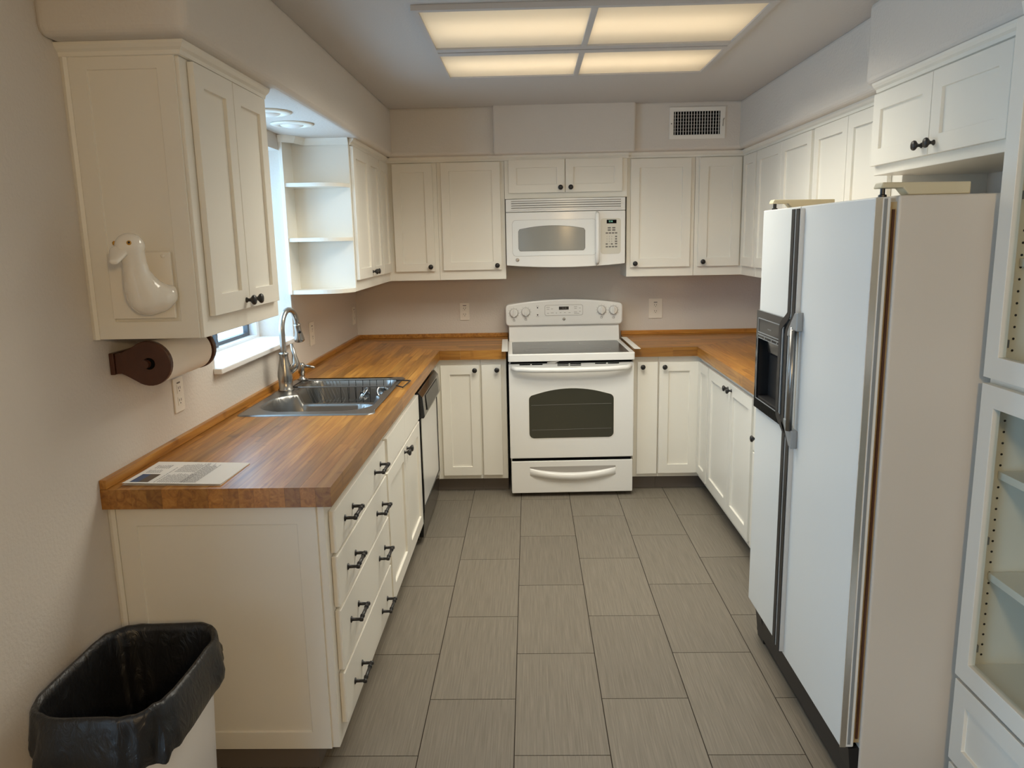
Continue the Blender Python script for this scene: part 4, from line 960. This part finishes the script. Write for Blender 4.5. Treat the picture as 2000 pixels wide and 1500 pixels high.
outlet('white wall outlet on the side wall just past the faucet', (0, -1.142, 1.098), (0, 1, 0), (1, 0, 0), .086, .128)
outlet('white wall outlet on the side wall close to the back corner', (0, -.105, 1.095), (0, 1, 0), (1, 0, 0), .072, .118)
outlet('white wall outlet low under the paper towel roll', (0, -2.790, 1.088), (0, 1, 0), (1, 0, 0), .072, .118)

# ---------------------------------------------------------------- paper towel holder and roll
AX, AZ = .112, 1.257
t = thing('towel_holder', 'dark walnut paper towel holder fixed to the wall under the cabinet', 'towel holder', (.05, -3.03, 1.19))
def teardrop():
    pts = [(.0145, 1.287), (.030, 1.287), (.040, 1.292)]
    for k in range(25):
        a = R(128 - 256 * k / 24); pts.append((AX + .065 * math.cos(a), AZ + .065 * math.sin(a)))
    pts += [(.040, 1.224), (.030, 1.228), (.0145, 1.228)]; return pts
for y0, y1 in ((-3.186, -3.168), (-2.874, -2.856)): obj('bracket', MB().prism(teardrop(), y0, y1, 'Y'), 'walnut', t, bevel=.003)
obj('wall_plate', MB().box(.0005, .014, -3.190, -2.852, 1.226, 1.289), 'walnut', t, bevel=.002)
obj('dowel', MB().tube([(AX - .004, -3.204, AZ), (AX - .004, -2.850, AZ)], .0125, 14), 'walnut', t, smooth=True, angle=40)
obj('dowel_hole', MB().lathe([(.017, 0), (.017, .001), (0, .001)], c=(AX + .002, -3.1862, AZ), axis=(0, -1, 0), seg=20), 'black_void', t)
t = thing('paper_towel_roll', 'roll of white paper towels on the walnut holder', 'paper towel roll', (AX, -3.02, AZ - .062))
def cyl_hollow(r0, r1, y0, y1, n=40): return MB().ring([(AX - .004 + r1 * math.cos(2 * math.pi * k / n), AZ - .002 + r1 * math.sin(2 * math.pi * k / n)) for k in range(n)], [(AX - .004 + r0 * math.cos(2 * math.pi * k / n), AZ - .002 + r0 * math.sin(2 * math.pi * k / n)) for k in range(n)], y0, y1, 'Y')
obj('towels', cyl_hollow(.021, .0625, -3.160, -2.882), 'paper_towel', t, smooth=True, angle=40)
obj('core', cyl_hollow(.0185, .0208, -3.161, -2.881, 24), 'gasket', t, smooth=True, angle=40)

# ---------------------------------------------------------------- goose ornament
def blob(name, balls, mat, parent, voxel=.0035, it=6, extra=None):
    bm = bmesh.new()
    for (x, y, z, rx, ry, rz) in balls:
        bmesh.ops.create_icosphere(bm, subdivisions=3, radius=1.0, matrix=Matrix.Translation((x, y, z)) @ Matrix.Diagonal((rx, ry, rz, 1)))
    me = bpy.data.meshes.new(name); bm.to_mesh(me); bm.free()
    o = bpy.data.objects.new(name, me); col.objects.link(o)
    m = o.modifiers.new('r', 'REMESH'); m.mode = 'VOXEL'; m.voxel_size = voxel
    s = o.modifiers.new('s', 'SMOOTH'); s.factor = 0.5; s.iterations = it
    bpy.context.view_layer.update()
    me2 = bpy.data.meshes.new_from_object(o.evaluated_get(bpy.context.evaluated_depsgraph_get()))
    bpy.data.objects.remove(o)
    mb = MB(); mb.v = [tuple(v.co) for v in me2.vertices]; mb.f = [tuple(p.vertices) for p in me2.polygons]; bpy.data.meshes.remove(me2)
    return obj(name, mb, mat, parent, smooth=True)
def chain(pts, n=6):
    out = []
    for a, b in zip(pts[:-1], pts[1:]):
        for k in range(n):
            s = k / n; v = [p + (q - p) * s for p, q in zip(a, b)]; out.append((v[0], v[1], v[2], v[3], v[3], v[3]))
    p = pts[-1]; out.append((p[0], p[1], p[2], p[3], p[3], p[3])); return out
t = thing('goose_ornament', 'glossy white ceramic goose on a square tile hung on the cabinet side', 'ornament', (.155, -3.28, 1.394))
PY = -3.2525
obj('plaque', MB().box(.068, .241, PY - .010, PY, 1.394, 1.573), 'ceramic', t, bevel=.002)
balls = chain([(.181, -3.346, 1.570, .0315), (.182, -3.338, 1.545, .0295), (.181, -3.330, 1.515, .033), (.182, -3.316, 1.485, .043), (.186, -3.302, 1.462, .051), (.188, -3.300, 1.457, .051)], 7)
balls += chain([(.190, -3.298, 1.456, .050), (.212, -3.288, 1.454, .041), (.228, -3.280, 1.456, .030), (.240, -3.272, 1.470, .015)], 6)
balls.append((.180, -3.350, 1.589, .0365, .0385, .0345))
blob('body', balls, 'ceramic', t, .0034, 8)
bl = []
for k in range(9):
    q_ = k / 8; bl.append((.164 + .004 * q_, -3.374 - .038 * q_, 1.577 - .025 * q_, .0265 - .0135 * q_, .013 - .003 * q_, .0150 - .007 * q_))
blob('bill', bl, 'ceramic', t, .0020, 9)
for c, ax in (((.1965, -3.3845, 1.598), (.42, -.88, .22)), ((.1462, -3.3635, 1.598), (-.90, -.38, .22))):
    e_ = obj('eye', MB().lathe([(.0058, -.002), (.0058, .0005), (.0045, .0022), (.0, .003)], c=c, axis=ax, seg=14), 'eye_amber', t, smooth=True)
    obj('pupil', MB().lathe([(.0030, 0), (.0026, .0010), (0, .0014)], c=Vector(c) + Vector(ax).normalized() * .0022, axis=ax, seg=10), 'black_gloss', e_, smooth=True)
obj('screw_cap', MB().lathe([(.0055, 0), (.0055, .002), (.003, .003), (0, .003)], c=(.222, PY - .010, 1.562), axis=(0, -1, 0), seg=14), 'ceramic', t, smooth=True)

# ---------------------------------------------------------------- printed flyer on the counter
t = thing('flyer', 'printed paper flyer lying on the near end of the butcher block', 'paper', (.187, -3.165, HC))
A, B_, C_, D_ = Vector((.042, -3.272, 0)), Vector((.330, -3.286, 0)), Vector((.336, -3.070, 0)), Vector((.040, -3.045, 0))
def pq(s, v): return A * (1 - s) * (1 - v) + B_ * s * (1 - v) + C_ * s * v + D_ * (1 - s) * v
def sheet(z, lift=0):
    n = 10; mb = MB(); vs = []; fs = []
    for j in range(n + 1):
        for i in range(n + 1):
            p = pq(i / n, j / n); p.z = z + lift * (.004 * (1 - j / n) ** 2 * (1 - .5 * i / n)); vs.append(p)
    b = len(vs); vs += [Vector((p.x, p.y, p.z - .0007)) for p in vs]
    for j in range(n):
        for i in range(n):
            q_ = (j * (n + 1) + i, j * (n + 1) + i + 1, (j + 1) * (n + 1) + i + 1, (j + 1) * (n + 1) + i); fs += [q_, tuple(b + k for k in q_[::-1])]
    edge = [j for j in range(n + 1)] + [(j + 1) * (n + 1) + n for j in range(n)] + [n * (n + 1) + n - 1 - j for j in range(n)] + [(n - 1 - j) * (n + 1) for j in range(n - 1)]
    for k in range(len(edge)): a, c = edge[k], edge[(k + 1) % len(edge)]; fs.append((a, b + a, b + c, c))
    return mb.add(vs, fs)
obj('sheet', sheet(HC + .0012), 'paper', t); obj('sheet', sheet(HC + .0030, 1), 'paper', t)
def printq(mb, s0, s1, v0, v1):
    c = []
    for s, v in ((s0, v0), (s1, v0), (s1, v1), (s0, v1)):
        p = pq(s, v); p.z = HC + .0034 + .004 * (1 - v) ** 2 * (1 - .5 * s); c.append(p)
    mb.add(c, [(0, 1, 2, 3)])
pb = MB()
for k in range(4): printq(pb, .055, .145, .05 + k * .09, .05 + (k + 1) * .09)
obj('photo', pb, 'photo_blue', t)
pb = MB()
for k in range(4): printq(pb, .145, .245, .05 + k * .09, .05 + (k + 1) * .09)
obj('photo', pb, 'photo_brown', t)
pb = MB()
def lines(s0, s1, v0, v1, ds, fill=.45):
    s = s0
    while s < s1:
        v = v0; vend = v1 - random.uniform(0, .25) * (v1 - v0)
        while v < vend:
            ve = min(vend, v + random.uniform(.04, .10)); printq(pb, s, s + ds * fill, v, ve); v = ve + .012
        s += ds
lines(.06, .20, .47, .62, .022); lines(.07, .22, .68, .86, .024); lines(.30, .31, .05, .95, .02)
lines(.335, .60, .05, .46, .022); lines(.345, .56, .52, .95, .020); lines(.57, .72, .05, .97, .0135, .55)
obj('print_lines', pb, 'ink', t, kind='stuff')

# ---------------------------------------------------------------- trash can with black liner
TCX, TCY = .240, -3.674
t = thing('trash_can', 'white plastic trash can with a black bag folded over its rim', 'trash can', (TCX, TCY, 0))
def sup(th, a, b, n=4.2):
    c, s = math.cos(th), math.sin(th)
    return (math.copysign(abs(c) ** (2 / n), c) * a, math.copysign(abs(s) ** (2 / n), s) * b)
SEG = 120
def loop_surface(rows, close_bottom=True):
    vs = [p for r in rows for p in r]; fs = []
    for j in range(len(rows) - 1):
        for k in range(SEG): fs.append((j * SEG + k, j * SEG + (k + 1) % SEG, (j + 1) * SEG + (k + 1) % SEG, (j + 1) * SEG + k))
    if close_bottom: fs.append(tuple(range((len(rows) - 1) * SEG, len(rows) * SEG)))
    return MB().add(vs, fs)
def ringpts(a, b, z, fn=None):
    out = []
    for k in range(SEG):
        th = 2 * math.pi * k / SEG; x, y = sup(th, a, b)
        if fn: x, y, zz = fn(th, x, y, z)
        else: zz = z
        out.append((TCX + x, TCY + y, zz))
    return out
obj('bin', loop_surface([ringpts(.1425, .1985, .568), ringpts(.1445, .2005, .570), ringpts(.1445, .2005, .550), ringpts(.140, .196, .545), ringpts(.120, .172, .012), ringpts(.116, .168, .002)]), 'trash_plastic', t, smooth=True, angle=35)
def wob(th, k): return math.sin(th * 4 + k) * .38 + math.sin(th * 9 + 2.3 * k) * .30 + math.sin(th * 15 + 1.7 * k) * .2 + math.sin(th * 23 + 1.1 * k) * .14
def bagrow(da, z, amp, ph, zamp=0.0, zfn=None):
    def f(th, x, y, zz):
        r = 1 + wob(th, ph) * amp / .17
        return x * r, y * r, zz + zamp * wob(th, ph + 2) + (zfn(th) if zfn else 0)
    return ringpts(.147 + da, .203 + da, z, f)
def hem(th):   # the flap hangs lowest towards the room, higher on the counter side
    d = math.cos(th - R(-62)); return -.028 * max(d, 0) ** 2 + .02 * max(-d, 0)
rows = [bagrow(-.075, .10, .012, .4), bagrow(-.060, .22, .011, .6), bagrow(-.040, .34, .010, .8), bagrow(-.024, .45, .008, 1.0), bagrow(-.014, .54, .004, 1.2, .002), bagrow(-.006, .584, .002, 1.4, .003), bagrow(-.001, .601, .0015, 1.5, .004),
        bagrow(.007, .601, .0015, 1.6, .004), bagrow(.011, .592, .003, 1.7, .003), bagrow(.014, .568, .007, 1.9, .003), bagrow(.018, .540, .010, 2.1, .004, lambda th: .3 * hem(th)), bagrow(.021, .522, .013, 2.35, .006, lambda th: .6 * hem(th)), bagrow(.020, .506, .014, 2.6, .009, lambda th: .85 * hem(th)), bagrow(.014, .492, .013, 2.8, .012, hem)]
obj('bag', loop_surface(rows[::-1]), 'bag_plastic', t, smooth=True)
